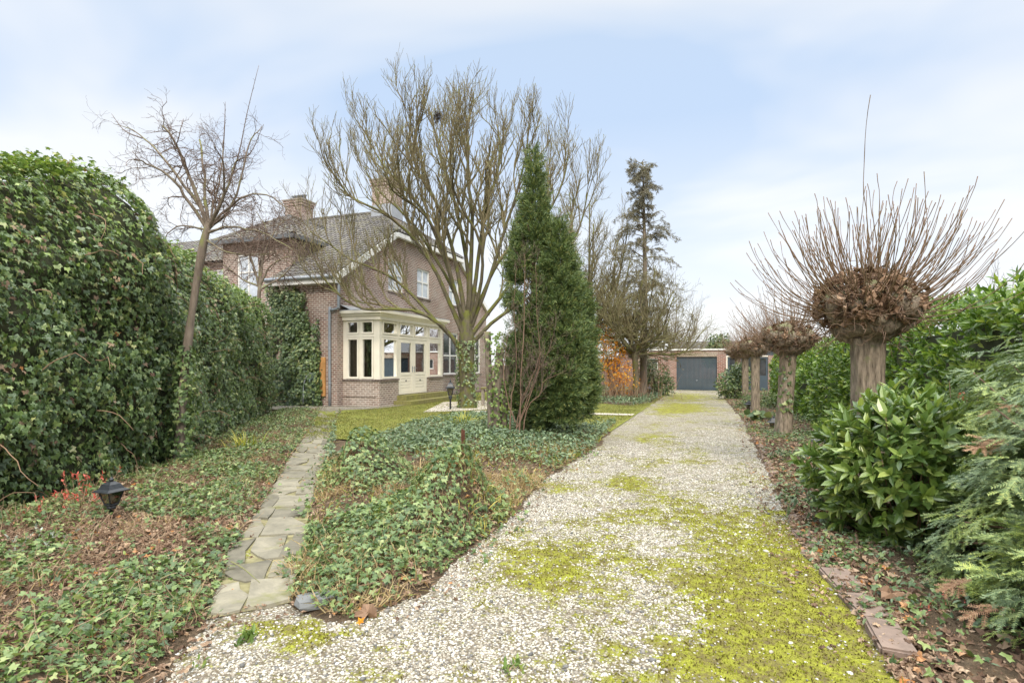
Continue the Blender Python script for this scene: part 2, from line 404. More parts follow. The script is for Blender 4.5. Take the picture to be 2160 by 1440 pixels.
M['deadleaf'] = island('withered leaves', [(0, (.1, .062, .04)), (.5, (.21, .132, .085)), (.85, (.34, .22, .145)), (1, (.44, .31, .21))], .8, .05, .2)
M['straw'] = island('thin dry stems', [(0, (.14, .075, .045)), (.6, (.26, .17, .11)), (1, (.38, .29, .19))], .8, 0, .2)
M['grass'] = island('lawn blades', [(0, (.09, .1, .025)), (.6, (.19, .2, .045)), (1, (.33, .3, .1))], .6, .2)
M['moss'] = island('moss tufts', [(0, (.1, .08, .03)), (.3, (.15, .125, .035)), (.6, (.235, .24, .03)), (.9, (.34, .37, .045)), (1, (.2, .14, .07))], .85, .15, .15)
PEB = [(0, (.09, .09, .09)), (.1, (.19, .185, .175)), (.24, (.27, .235, .185)), (.4, (.36, .32, .255)), (.6, (.48, .45, .39)), (.85, (.57, .545, .485)), (1, (.74, .73, .68))]
M['pebble'] = island('white and grey pebbles', PEB, .6, 0, .4)
M['berry'] = simple('red berry', (.55, .02, .015), .25, .1)
M['birdnest'] = simple('dark twigs', (.06, .045, .035), .9, .4, 30)
M['bark_moss'] = bark('mossy bark', (.065, .055, .038), (.17, .145, .1), (.13, .135, .035), .55)
M['bark_moss2'] = bark('green mossy twigs', (.12, .1, .055), (.25, .21, .125), (.17, .17, .07), .25)
M['bark_grey'] = bark('grey brown bark', (.12, .095, .075), (.27, .22, .175), (.2, .21, .08), .15)
M['bark_red'] = bark('reddish twigs', (.1, .07, .055), (.22, .16, .13))
M['bark_pollard'] = bark('fissured pollard bark', (.075, .058, .042), (.4, .325, .25), (.19, .19, .1), .2, 30, .16, 1)
M['shoots'] = bark('olive brown shoots', (.15, .1, .055), (.25, .18, .11), (.23, .155, .115), .6)
M['bark_cut'] = simple('cut wood', (.48, .36, .24), .8, .2, 20)
M['bark_shred'] = bark('shredded red brown bark', (.09, .055, .038), (.3, .2, .145), None, 0, 26, .1, 1)
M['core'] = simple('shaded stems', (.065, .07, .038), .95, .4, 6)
# ------------------------------------------------------------------ layout lines (world metres, from the photo's ground points)
L_HEDGE = g2([(-420, 1200), (0, 1092), (310, 1000), (420, 952), (500, 905), (585, 868)])
L_PATH_L = g2([(680, 862), (655, 905), (615, 965), (555, 1065), (480, 1180), (435, 1312)])
L_PATH_R = g2([(722, 866), (708, 892), (690, 960), (652, 1080), (640, 1170), (615, 1275)])
L_DRIVE_L = g2([(760, 1310), (900, 1255), (965, 1180), (1060, 1110), (1150, 1010), (1250, 950), (1290, 905), (1345, 868), (1390, 842), (1427, 826)])
L_DRIVE_R = g2([(2010, 1640), (1890, 1440), (1800, 1295), (1700, 1180), (1650, 1060), (1612, 975), (1568, 885), (1535, 848), (1520, 827)])
LEFT_BED = np.vstack([g2([(-300, 1900), (-420, 1200)]), L_HEDGE[1:], g2([(655, 866)]), L_PATH_L, g2([(400, 1340), (300, 1440), (200, 1600), (100, 1900)])])
MID_BED = np.vstack([L_PATH_R[1:][::-1], g2([(700, 975), (760, 955), (805, 925), (870, 900), (960, 884), (1060, 880), (1180, 900), (1240, 908), (1300, 893)]), L_DRIVE_L[6::-1], g2([(700, 1312)])])
LAWN = np.array([(-13.0, 12.5), (-12.2, 33), (-2.15, 33), (-2.3, 20), (-2.3, 13.0), (-4.0, 10.5), (-8.2, 9.5)])
RIGHT_BED = np.vstack([L_DRIVE_R, [(0.9, 36), (12, 36), (12, -2), (1.9, -2)]])
FAR_BED = g2([(1215, 838), (1235, 850), (1330, 858), (1372, 852), (1395, 838), (1412, 826), (1330, 815), (1230, 815)])

def canopy(p):
    """height of the ground-cover surface over the beds"""
    x, y = p[:, 0], p[:, 1]
    z = .03 + .10 * fbm(x * 1.3, y * 1.3, 5)
    for (px, py, rx, ry, h) in ((765, 1030, .46, .6, .62), (970, 1105, .52, .6, .66), (850, 1150, .9, .7, .1), (1010, 960, 1.1, 1.4, .18)):
        c = gp(px, py); z = z + h * np.exp(-(((x - c[0]) / rx) ** 2 + ((y - c[1]) / ry) ** 2) * 1.3)
    return z
def bed_height(p, poly, soft=.45, cov=1.0):
    e = polydist(p, np.vstack([poly, poly[:1]])) * np.where(inpoly(p, poly), 1, -1)
    e = e + (fbm(p[:, 0] * 2.2, p[:, 1] * 2.2, 15) - .5) * .22 + (fbm(p[:, 0] * 9, p[:, 1] * 9, 16) - .5) * .08
    k = np.clip(e / soft, 0, 1); k = k * k * (3 - 2 * k)
    return np.where(e > 0, .03 + k * canopy(p) * cov, np.maximum(.03 + e * .4, -.04))
def drive_z(p): return .008 + .02 * moss(p) * (.5 + fbm(p[:, 0] * 7, p[:, 1] * 7, 61)) + .006 * fbm(p[:, 0] * 3, p[:, 1] * 3, 9)
def moss(p):
    x, y = p[:, 0], p[:, 1]; m = 0
    for (px, py, rx, ry, a) in ((1740, 1270, .62, 1.6, 1.15), (1600, 1330, .5, .9, .75), (1500, 1400, .5, .5, .55), (1580, 1120, .75, 1.1, .8), (1450, 1075, .5, .8, .6), (1330, 1022, .36, .55, 1.1),
                                (1190, 1022, .35, .5, .6), (1240, 1190, .6, .6, .42), (1100, 1180, .4, .5, .42), (1440, 860, .9, 2.2, 1.0), (1415, 868, .55, 1.1, 1.0), (1300, 1100, .5, .6, .5), (1470, 960, .3, 1.6, .55), (1380, 925, .4, 1.2, .5), (1440, 838, 1.2, 4, .7),
                                (1380, 980, .5, .7, .35), (1130, 1230, .45, .3, .4), (900, 1400, .3, .25, .3), (560, 1330, .5, .12, .6)):
        c = gp(px, py); m = m + a * np.exp(-(((x - c[0]) / rx) ** 2 + ((y - c[1]) / ry) ** 2))
    n = fbm(x * 2.2, y * 2.2, 31, 4); n2 = fbm(x * 9, y * 9, 41, 3)
    n3 = fbm(x * 22, y * 22, 51, 2); return np.clip(m * .82 + (n - .5) * 1.0 + (n2 - .5) * 1.1 + (n3 - .5) * .6 + .05, 0, 1)

def poly_sheet(name, poly, zf, mat, step, attr=None, soft=False):
    """a fine grid sheet clipped to a polygon, riding on height function zf"""
    lo, hi = poly.min(0) - step, poly.max(0) + step
    nx, ny = int((hi[0] - lo[0]) / step) + 2, int((hi[1] - lo[1]) / step) + 2
    X, Y = np.meshgrid(lo[0] + np.arange(nx) * step, lo[1] + np.arange(ny) * step)
    P = np.stack([X.ravel(), Y.ravel()], 1)
    i, j = np.meshgrid(np.arange(nx - 1), np.arange(ny - 1)); a = (j * nx + i).ravel()
    q = np.stack([a, a + 1, a + nx + 1, a + nx], 1)
    ins = inpoly(P, poly) | (polydist(P, np.vstack([poly, poly[:1]])) < (2.5 * step if soft else 0)); q = q[(ins[q].any(1)) if soft else inpoly(P[q].mean(1), poly)]
    u, inv = np.unique(q, return_inverse=True); P = P[u]; q = inv.reshape(-1, 4)
    mb = MB(); mb.add(np.column_stack([P, zf(P)]), q)
    o = mb.build(name, mat, smooth=True)
    if attr is not None:
        at_ = o.data.attributes.new('moss', 'FLOAT', 'POINT'); at_.data.foreach_set('value', attr(P).astype(np.float32))
    return o

# ---- ground materials
def soil_mat():
    m, t, b = newmat('dark garden soil'); v = objco(t)
    f = noise(t, 6, 8, .7, v); f2 = noise(t, 60, 4, .7, v)
    c = ramp(t, f, [(.3, (.055, .042, .03)), (.55, (.12, .088, .06)), (.75, (.19, .15, .105))])
    c = mixc(t, .5, c, mixc(t, 1.0, c, ramp(t, f2, [(.3, (.4, .4, .4)), (.7, (1.7, 1.6, 1.4))]), 'MULTIPLY'))
    t.links.new(c, b.inputs['Base Color']); b.inputs['Roughness'].default_value = .95; b.inputs['Specular IOR Level'].default_value = .15
    bump(t, b, f2, .8, .03); return m
def gravel_mat():
    m, t, b = newmat('white gravel with moss'); v = objco(t)
    vo = node(t, 'ShaderNodeTexVoronoi'); vo.inputs['Scale'].default_value = 66; vo.inputs['Randomness'].default_value = 1; t.links.new(v, vo.inputs['Vector'])
    s = node(t, 'ShaderNodeSeparateColor'); t.links.new(vo.outputs['Color'], s.inputs[0])
    c = ramp(t, s.outputs[0], PEB)
    gap = ramp(t, vo.outputs['Distance'], [(.38, (1, 1, 1)), (.62, (0, 0, 0))])
    c = mixc(t, gap, (.15, .125, .09), c)
    f1 = noise(t, 1.6, 6, .65, v); c = mixc(t, ramp(t, f1, [(.52, (0, 0, 0)), (.7, (.75, .75, .75))]), c, (.16, .125, .085))
    a = node(t, 'ShaderNodeAttribute', attribute_name='moss')
    f2 = noise(t, 42, 5, .75, v); mm = node(t, 'ShaderNodeMath', operation='MULTIPLY_ADD'); t.links.new(f2, mm.inputs[0]); mm.inputs[1].default_value = 2.6
    t.links.new(a.outputs['Fac'], mm.inputs[2])
    mr_ = node(t, 'ShaderNodeMapRange'); mr_.inputs[1].default_value = 1.4; mr_.inputs[2].default_value = 1.86; t.links.new(mm.outputs[0], mr_.inputs[0])
    k = ramp(t, mr_.outputs[0], [(.0, (0, 0, 0)), (1, (1, 1, 1))])
    f4 = noise(t, 8, 8, .85, v)
    mc = ramp(t, f4, [(.36, (.11, .085, .05)), (.45, (.15, .13, .04)), (.54, (.225, .23, .03)), (.68, (.33, .355, .04))])
    mc = mixc(t, .6, mc, mixc(t, 1.0, mc, ramp(t, noise(t, 130, 4, .7, v), [(.32, (.3, .3, .3)), (.68, (1.7, 1.7, 1.5))]), 'MULTIPLY'))
    t.links.new(mixc(t, k, c, mc), b.inputs['Base Color']); b.inputs['Roughness'].default_value = .85; b.inputs['Specular IOR Level'].default_value = .2
    iv = node(t, 'ShaderNodeMath', operation='SUBTRACT'); iv.inputs[0].default_value = 1; t.links.new(vo.outputs['Distance'], iv.inputs[1])
    bump(t, b, mixc(t, k, iv.outputs[0], f2), .7, .012); return m
def lawn_mat():
    m, t, b = newmat('mossy winter lawn'); v = objco(t)
    f = noise(t, 1.3, 6, .7, v); f2 = noise(t, 45, 5, .7, v)
    c = ramp(t, f, [(.3, (.14, .155, .035)), (.5, (.2, .215, .05)), (.62, (.25, .24, .07)), (.74, (.17, .13, .065))])
    c = mixc(t, .6, c, mixc(t, 1.0, c, ramp(t, f2, [(.3, (.4, .4, .4)), (.7, (1.6, 1.6, 1.5))]), 'MULTIPLY'))
    t.links.new(c, b.inputs['Base Color']); b.inputs['Roughness'].default_value = .95; b.inputs['Specular IOR Level'].default_value = .1; bump(t, b, f2, .8, .03); return m
M['soil'] = soil_mat(); M['gravel'] = gravel_mat(); M['lawn'] = lawn_mat()
def stone_mat(name, lo, hi, moss=(.17, .17, .06)):
    m, t, b = newmat(name); v = objco(t); g = node(t, 'ShaderNodeNewGeometry')
    c = ramp(t, g.outputs['Random Per Island'], [(0, lo), (1, hi)]); f = noise(t, 5, 7, .7, v, .6)
    c = mixc(t, .75, c, mixc(t, 1.0, c, ramp(t, f, [(.3, (.55, .55, .52)), (.7, (1.45, 1.42, 1.35))]), 'MULTIPLY'))
    f2 = noise(t, 2.3, 6, .7, v); c = mixc(t, ramp(t, f2, [(.55, (0, 0, 0)), (.68, (.8, .8, .8))]), c, moss)
    t.links.new(c, b.inputs['Base Color']); b.inputs['Roughness'].default_value = .8; bump(t, b, f, .5, .015); return m
M['flag'] = stone_mat('grey green flagstone', (.125, .115, .088), (.25, .23, .178))
M['edge'] = stone_mat('edging brick', (.13, .085, .07), (.25, .19, .16), (.1, .075, .045))
M['mortar'] = simple('sandy path joint', (.22, .2, .11), .95, .35, 9, bmp=.5, spec=.1)
M['paving'] = simple('pale paving', (.48, .43, .37), .9, .15, 3)
M['slate'] = simple('grey slate', (.15, .155, .155), .7, .2, 12)

# ---- the ground sheet and what lies on it
mb = MB(); mb.lathe([(900, 0), (60, 0)], (0, 20, 0), 64, cap=False); mb.lathe([(60, 0), (.01, 0)], (0, 20, 0), 64, cap=False)
struct(mb.build('ground', M['soil']), 'dark soil under the whole garden')
DR = np.array([(-5.2, -2), (2.6, -2), (1.6, 8), (1.25, 36), (-2.9, 36), (-2.7, 16), (-2.8, 10), (-4.2, 6)])
struct(poly_sheet('driveway', DR, lambda p: .008 + .02 * moss(p) * (.5 + fbm(p[:, 0] * 7, p[:, 1] * 7, 61)) + .006 * fbm(p[:, 0] * 3, p[:, 1] * 3, 9), M['gravel'], .06, moss), 'white gravel driveway patched with yellow green moss')
struct(poly_sheet('lawn', LAWN, lambda p: .024 + .02 * fbm(p[:, 0], p[:, 1], 3), M['lawn'], .25), 'yellow green lawn in front of the house')
struct(poly_sheet('planting_bed', LEFT_BED, lambda p: bed_height(p, LEFT_BED) * .75, M['soil'], .1, None, True), 'ground cover bed under the ivy hedge')
struct(poly_sheet('planting_bed', MID_BED, lambda p: bed_height(p, MID_BED) * .8, M['soil'], .1, None, True), 'mounded bed between the stone path and the driveway')
struct(poly_sheet('planting_bed', RIGHT_BED, lambda p: bed_height(p, RIGHT_BED, .5, .6), M['soil'], .12, None, True), 'bed along the right side of the driveway')
struct(poly_sheet('planting_bed', FAR_BED, lambda p: bed_height(p, FAR_BED, .5, .6) + .008, M['soil'], .25, None, True), 'far bed beside the garage forecourt')

# ---- garden path of irregular flagstones
rng = np.random.default_rng(11)
def lerp_line(l, t):
    s = np.r_[0, np.cumsum(np.linalg.norm(np.diff(l, axis=0), axis=1))]; s /= s[-1]
    return np.array([np.interp(t, s, l[:, 0]), np.interp(t, s, l[:, 1])])
mb = MB(); ts = np.linspace(0, 1, 50); la = np.array([lerp_line(L_PATH_L, t) for t in ts]); lb = np.array([lerp_line(L_PATH_R, t) for t in ts])
V = np.vstack([np.column_stack([la, np.full(50, .02)]), np.column_stack([lb, np.full(50, .02)])])
mb.add(V, [(i, i + 1, 50 + i + 1, 50 + i) for i in range(49)])
struct(mb.build('garden_path', M['mortar']), 'sandy bed of the flagstone path')
mb = MB(); ncol, t = 2, 0.0; rows = []
while t < .985:
    p = lerp_line(L_PATH_L, t); d = float(depth_of(p[None])[0]); h = rng.uniform(.3, .58) / 13.5
    rows.append((t, min(1, t + h))); t += h
for (t0, t1) in rows:
    cuts = [0] + sorted([float(np.clip(rng.normal(.5, .17), .25, .75))] if rng.random() < .8 else [.33 + rng.uniform(-.08, .08), .67 + rng.uniform(-.08, .08)]) + [1]
    sk = rng.uniform(-.3, .3)
    for u0, u1 in zip(cuts[:-1], cuts[1:]):
        def pt(u, t): 
            t = t + sk * (u - .5) * (t1 - t0) * .6
            return lerp_line(L_PATH_L, np.clip(t, 0, 1)) * (1 - u) + lerp_line(L_PATH_R, np.clip(t, 0, 1)) * u
        jx = rng.uniform(-.06, .06, 2); ring = []
        for (u, t) in ((u0, t0), ((u0 + u1) / 2, t0), (u1, t0), (u1, (t0 + t1) / 2), (u1 + jx[0] * .6, t1), ((u0 + u1) / 2, t1), (u0 + jx[1] * .6, t1), (u0, (t0 + t1) / 2)): ring.append(pt(u, t))
        ring = np.array(ring); c = ring.mean(0); ring = c + (ring - c) * .955 + rng.normal(0, .014, ring.shape)
        # clip a corner now and then so the stones look broken
        k = rng.integers(0, 4) * 2
        if rng.random() < .6: ring[k] = ring[k] * .55 + c * .45
        z = .033 + rng.uniform(-.006, .008); n = len(ring)
        lo = np.column_stack([c + (ring - c) * 1.01, np.full(n, .012)]); hi = np.column_stack([c + (ring - c) * .99, np.full(n, z) + rng.normal(0, .004, n)])
        ce = np.array([[*c, z + .003]])
        mb.add(np.vstack([lo, hi, ce]), [(i, (i + 1) % n, n + (i + 1) % n, n + i) for i in range(n)] + [(n + i, n + (i + 1) % n, 2 * n) for i in range(n)])
struct(mb.build('path_paving', M['flag']), 'worn grey green flagstones of the garden path')
# crosswise paving by the house, terrace at the steps and the brick path over the lawn
def flat(name, poly, z, mat, label):
    mb = MB(); n = len(poly); mb.add(np.column_stack([poly, np.full(n, z)]), [tuple(range(n))])
    o = mb.build(name, mat); return struct(o, label)
flat('house_path', np.array([(-16.8, 15.3), (-12.1, 15.3), (-12.1, 16.3), (-16.8, 16.3)]), .044, M['flag'], 'stone path along the side of the house')
flat('gravel_strip', np.vstack([g2([(600, 866), (725, 867), (800, 864), (845, 858)]), [(-11.0, 19.0), (-13.2, 17.3), (-15.5, 16.5)]]), .048, M['gravel'], 'gravel strip at the foot of the bay')
flat('terrace', g2([(892, 872), (935, 850), (1040, 846), (1055, 862), (1000, 868)]), .05, M['paving'], 'pale paved terrace below the garden steps')
flat('lawn_path', np.array([(-7.5, 16.6), (-2.3, 17.2), (-2.3, 17.75), (-7.5, 17.3)]), .052, M['paving'], 'pinkish paved path across the lawn to the driveway')

# ------------------------------------------------------------------ the house
XF, XB, Y0, Y1, XL = -13.3, -11.65, 17.2, 31.8, -16.4
EAVE, RIDGE, YR, ZH = 4.9, 9.5, 24.5, 7.5
YE = Y0 - .25; KS = (RIDGE - 4.95) / (YR - YE)
house = thing('brick_house', 'brown brick house with grey tiled half-hipped roof and cream bay', 'house', (-13.3, 24.5, 0))

def wall_panel(mb, outline, holes, mapf, inward, depth=.12):
    bm = bmesh.new(); edges = []
    for loop in [outline] + [[(a, c), (b, c), (b, d), (a, d)] for a, b, c, d in holes]:
        vs = [bm.verts.new((u, v, 0)) for u, v in loop]
        edges += [bm.edges.new((vs[i], vs[(i + 1) % len(vs)])) for i in range(len(vs))]
    bmesh.ops.triangle_fill(bm, edges=edges, use_beauty=True, use_dissolve=False, normal=(0, 0, 1))
    bm.verts.index_update()
    V = np.array([mapf(v.co.x, v.co.y) for v in bm.verts]); T = [tuple(v.index for v in f.verts) for f in bm.faces]
    bm.free(); mb.add(V, T); inward = np.array(inward, float) * depth
    for a, b, c, d in holes:
        q = np.array([mapf(u, v) for u, v in ((a, c), (b, c), (b, d), (a, d))])
        mb.add(np.vstack([q, q + inward]), [(i, (i + 1) % 4, 4 + (i + 1) % 4, 4 + i) for i in range(4)])
def xy_frame(axis, sgn):
    """local window axes: u along the wall, n outward"""
    return (np.array((0, 1., 0)), np.array((sgn, 0, 0.))) if axis == 'x' else (np.array((1., 0, 0)), np.array((0, sgn, 0.)))
def window(parent, wall, axis, sgn, u0, u1, z0, z1, mat, pane, fw=.07, mull=(), trans=(), inset=.05, depth=.07, sill=None, name='window', bar=.035):
    """a framed window standing in a wall opening: frame mesh with panes (and sill) under it"""
    U, Nn = xy_frame(axis, sgn); base = wall * (np.array((1., 0, 0)) if axis == 'x' else np.array((0, 1., 0)))
    mb = MB()
    def bx(a, b, c, d, n0, n1, m=None):
        m = m or mb; ce = base + U * (a + b) / 2 + np.array((0, 0, (c + d) / 2)) + Nn * (n0 + n1) / 2
        m.obox(ce, U * (b - a) / 2, Nn * (n1 - n0) / 2, np.array((0, 0, (d - c) / 2)))
    n0, n1 = -inset - depth, -inset
    bx(u0, u0 + fw, z0, z1, n0, n1); bx(u1 - fw, u1, z0, z1, n0, n1)
    bx(u0 + fw, u1 - fw, z0, z0 + fw, n0, n1); bx(u0 + fw, u1 - fw, z1 - fw, z1, n0, n1)
    for f in mull: c = u0 + (u1 - u0) * f; bx(c - bar, c + bar, z0 + fw, z1 - fw, n0 + .006, n1 - .004)
    for f in trans: c = z0 + (z1 - z0) * f; bx(u0 + fw, u1 - fw, c - bar, c + bar, n0 + .009, n1 - .007)
    o = mb.build(name, mat, parent)
    p = MB(); c = base + Nn * (n0 + .02)
    p.obox(c + U * (u0 + u1) / 2 + np.array((0, 0, (z0 + z1) / 2)), U * ((u1 - u0) / 2 - fw), Nn * .003, np.array((0, 0, (z1 - z0) / 2 - fw)))
    p.build('pane', pane, o)
    if sill:
        s = MB(); bx(u0 - .06, u1 + .06, z0 - .07, z0 - .002, -.1, .05, s); s.build('sill', sill, o)
    return o

# main walls
mb = MB(); GW = [(20.7, 21.95, 4.87, 6.28), (23.2, 24.45, 4.87, 6.28), (26.6, 27.85, 4.87, 6.28)]
LW = [(25.95, 27.75, 1.08, 3.34), (29.6, 30.9, 1.08, 3.34)]
yh = YE + (ZH - 4.95) / KS
gable = [(Y0, 0), (Y1, 0), (Y1, EAVE), (2 * YR - yh, ZH), (yh, ZH), (Y0, EAVE)]
wall_panel(mb, gable, GW + LW + [(17.75, 22.5, .42, 3.2)], lambda u, v: (XF, u, v), (-1, 0, 0))
wall_panel(mb, [(XL, 0), (XF, 0), (XF, EAVE), (XL, EAVE)], [], lambda u, v: (u, Y0, v), (0, 1, 0))
mb.add([(XF, Y1, 0), (-22, Y1, 0), (-22, Y1, EAVE), (XF, Y1, EAVE)], [(0, 1, 2, 3)])
mb.build('wall', M['brick'], house)
# corbelled brick course under the eave of the side wall
mb = MB()
for x in np.arange(XL + .2, XF - .05, .42): mb.box(x, x + .12, Y0 - .06, Y0 - .001, 4.42, 4.56)
mb.box(XL, XF + .003, Y0 - .05, Y0 - .0015, 4.562, 4.66); mb.build('corbel_course', M['brick'], house)
for (a, b, c, d) in GW: window(house, XF, 'x', 1, a, b, c, d, M['white'], M['pane_sky'], .08, (.5,), (.55,), sill=M['brick_dark'])
for (a, b, c, d) in LW: window(house, XF, 'x', 1, a, b, c, d, M['white'], M['pane_dark'], .09, (.5,), (.45,), sill=M['brick_dark'])

# roof tiles: each a little curved slab; (origin, u along the eave, s up the slope, normal)
def tiles(mb, O, U, S, ulen, slen, inside, pitch=.235, rowh=.33):
    Nn = np.cross(U, S); Nn = Nn / np.linalg.norm(Nn); nu, ns = int(ulen / pitch), int(slen / rowh) + 1
    prof = np.array([(0, .0), (.18, .035), (.42, .05), (.66, .03), (.85, .002), (1.03, .012)])
    V = []
    for k, lift in ((0, .035), (1.12, 0.0)):
        for a, h in prof: V.append((a * pitch, k * rowh, h + lift))
    n = len(prof); faces = [(i, i + 1, n + i + 1, n + i) for i in range(n - 1)]
    V += [(a * pitch, 0, h + .035 - .03) for a, h in prof]; faces += [(2 * n + i, 2 * n + i + 1, i + 1, i) for i in range(n - 1)]
    V = np.array(V); pos = []
    for j in range(ns):
        for i in range(nu):
            if inside((i + .5) * pitch, (j + .5) * rowh): pos.append((i * pitch, j * rowh))
    pos = np.array(pos); P = O + pos[:, :1] * U + pos[:, 1:] * S
    rot = np.stack([U, S, Nn], -1)[None].repeat(len(P), 0)
    scatter(mb, (V, faces), P, rot, np.ones(len(P)))
def slope(mb, O, U, S, poly, off=-.03):
    """boarding under the tiles"""
    Nn = np.cross(U, S); V = [O + a * U + b * S + off * Nn for a, b in poly]; mb.add(V, [tuple(range(len(V)))])
sl_len = math.hypot(YR - YE, RIDGE - 4.95); Sv = np.array((0, (YR - YE), RIDGE - 4.95)) / sl_len
XV = XF + .12; sh = (ZH - 4.95) / (RIDGE - 4.95) * sl_len; XH = XV - (YR - yh) * .85
mb = MB(); XW = 22.2; O = np.array((-XW, YE, 4.95)); U = np.array((1., 0, 0)); ul = XV + XW
s69 = 1.95 / Sv[2]; bl = [(XL + XW, 0), (ul, 0), (ul, sh), (XH + XW, sl_len), (0, sl_len), (0, s69), (XL + XW, s69)]
def in_left(u, s):
    lim = ul if s < sh else ul + (XH + XW - ul) * (s - sh) / (sl_len - sh)
    z = s * Sv[2] + 4.95; x = u - XW
    return u < lim and s < sl_len and (x > XL + .1 or z > 6.9) 
tiles(mb, O, U, Sv, ul, sl_len, in_left); slope(mb, O, U, Sv, bl)
S2 = np.array((0, -Sv[1], Sv[2])); O2 = np.array((XV, 2 * YR - YE, 4.95)); U2 = np.array((-1., 0, 0))
tiles(mb, O2, U2, S2, 9, sl_len, lambda u, s: s < sl_len and (s < sh or u > (XV - XH) * (s - sh) / (sl_len - sh)))
slope(mb, O2, U2, S2, [(0, 0), (9, 0), (9, sl_len), (XV - XH, sl_len), (0, sh)])
hl = math.hypot(XV + .15 - XH, RIDGE - ZH); S3 = np.array((-(XV + .15 - XH), 0, RIDGE - ZH)) / hl
O3 = np.array((XV + .15, yh - .1, ZH)); hw = 2 * (YR - yh) + .2; U3 = np.array((0, 1., 0))
tiles(mb, O3, U3, S3, hw, hl, lambda u, s: s < hl and abs(u - hw / 2) < hw / 2 * (1 - s / hl) + .05); slope(mb, O3, U3, S3, [(0, 0), (hw, 0), (hw / 2, hl)])
roof = mb.build('roof', M['tile'], house)
mb = MB()   # ridge and hip caps
for a, b in (((-22.2, YR, RIDGE + .03), (XH, YR, RIDGE + .03)), ((XH, YR, RIDGE + .03), (XV + .1, yh - .02, ZH + .04)), ((XH, YR, RIDGE + .03), (XV + .1, 2 * YR - yh, ZH + .04))):
    a, b = np.array(a), np.array(b); n = int(np.linalg.norm(b - a) / .36)
    for i in range(n):
        p, q = a + (b - a) * i / n, a + (b - a) * (i + 1.06) / n
        tubes(mb, np.array([p, q]), np.array([.13, .115]), 8)
mb.build('ridge_tiles', M['tile'], roof)
mb = MB()   # white barge boards, eave box and hip fascia
for s in (1, -1):
    ya, yb = (YE - .02, yh) if s > 0 else (2 * YR - YE + .02, 2 * YR - yh)
    a, b = np.array((XV + .02, ya, 4.83)), np.array((XV + .02, yb, ZH - .1)); d = (b - a) / 2
    mb.obox((a + b) / 2, d, (.018, 0, 0), (0, 0, .15))
    mb.obox((a + b) / 2 + np.array((-.07, 0, -.11)), d, (.07, 0, 0), (0, 0, .02))
mb.box(XV + .001, XV + .19, yh - .12, 2 * YR - yh + .12, ZH - .22, ZH - .03)
mb.box(XL, XV + .035, YE - .12, Y0 - .002, 4.67, 4.9)
mb.build('fascia', M['white'], house)
mb = MB(); pts = np.array([(XL, YE - .17, 4.9), (XV, YE - .17, 4.9)]); tubes(mb, pts, np.array([.075, .075]), 10)
mb.build('gutter', M['zinc'], house, True)
mb = MB()
tubes(mb, smooth_line([(XF + .12, Y0 - .06, 4.66), (XF + .12, Y0 - .07, 3.85), (XF + .08, Y0 - .08, 3.74), (XF - .2, Y0 - .09, 3.66), (XF - .27, Y0 - .09, 3.5), (XF - .27, Y0 - .09, 0.02)], 24), np.full(24, .052), 10)
for z in (.9, 2.2, 3.3): mb.lathe([(.064, z - .02), (.064, z + .02)], (XF - .27, Y0 - .09, 0), 10)
mb.build('downpipe', M['zinc'], house, True)
mb = MB(); tubes(mb, np.array([(XF + .1, 27.95, 0), (XF + .1, 27.95, 4.6)]), np.array([.045, .045]), 8); mb.build('downpipe', M['zinc'], house, True)

def chimney(x, y, z0, z1, sx, sy, pots, parent, nm='chimney'):
    mb = MB(); mb.box(x - sx, x + sx, y - sy, y + sy, z0, z1 - .32)
    mb.box(x - sx - .05, x + sx + .05, y - sy - .05, y + sy + .05, z1 - .318, z1 - .18); mb.box(x - sx - .09, x + sx + .09, y - sy - .09, y + sy + .09, z1 - .178, z1 - .05)
    c = mb.build(nm, M['brick'], parent)
    m2 = MB(); m2.box(x - sx - .12, x + sx + .12, y - sy - .12, y + sy + .12, z1 - .048, z1 + .02); m2.build('capping', M['oldwood'], c)
    m3 = MB(); m3.box(x - sx - .03, x + sx + .03, y - sy - .03, y + sy + .03, z0 + .2, z0 + .85); m3.build('flashing', M['lead'], c)
    for dx in pots:
        m4 = MB(); m4.lathe([(.1, z1 + .02), (.09, z1 + .3), (.13, z1 + .31), (.13, z1 + .36)], (x + dx, y, 0), 10); m4.build('chimney_pot', M['zinc'], c, True)
chimney(-15.75, YR - .1, 8.9, 11.05, .58, .5, (-.2,), roof)

# the taller side wing with its own hipped roof
WY = 18.3; WX0, WX1, WZ = -20.2, XL + .02, 6.95
mb = MB(); WW = [(-19.4, -18.2, 4.3, 6.4)]
wall_panel(mb, [(WX0, 0), (WX1, 0), (WX1, WZ), (WX0, WZ)], WW, lambda u, v: (u, WY, v), (0, 1, 0))
mb.add([(WX1, WY, 3.5), (WX1, 24, 3.5), (WX1, 24, WZ), (WX1, WY, WZ)], [(0, 1, 2, 3)]); mb.add([(WX0, WY, 0), (WX0, 24, 0), (WX0, 24, WZ), (WX0, WY, WZ)], [(0, 1, 2, 3)])
mb.build('wing_wall', M['brick'], house)
for (a, b, c, d) in WW: window(house, WY, 'y', -1, a, b, c, d, M['white'], M['pane_sky'], .08, (.5,), (.62,), sill=M['brick_dark'])
mb = MB(); hx = (WX1 - WX0) / 2 + .3; k = .66; S = np.array((0, hx, hx * k)); sl2 = float(np.linalg.norm(S)); S = S / sl2; CXW = (WX0 + WX1) / 2
O = np.array((CXW - hx, WY - .3, WZ)); ul = 2 * hx
tiles(mb, O, np.array((1., 0, 0)), S, ul, sl2, lambda u, s: s < sl2 and abs(u - hx) < hx * (1 - s / sl2) + .05); slope(mb, O, np.array((1., 0, 0)), S, [(0, 0), (ul, 0), (hx, sl2)])
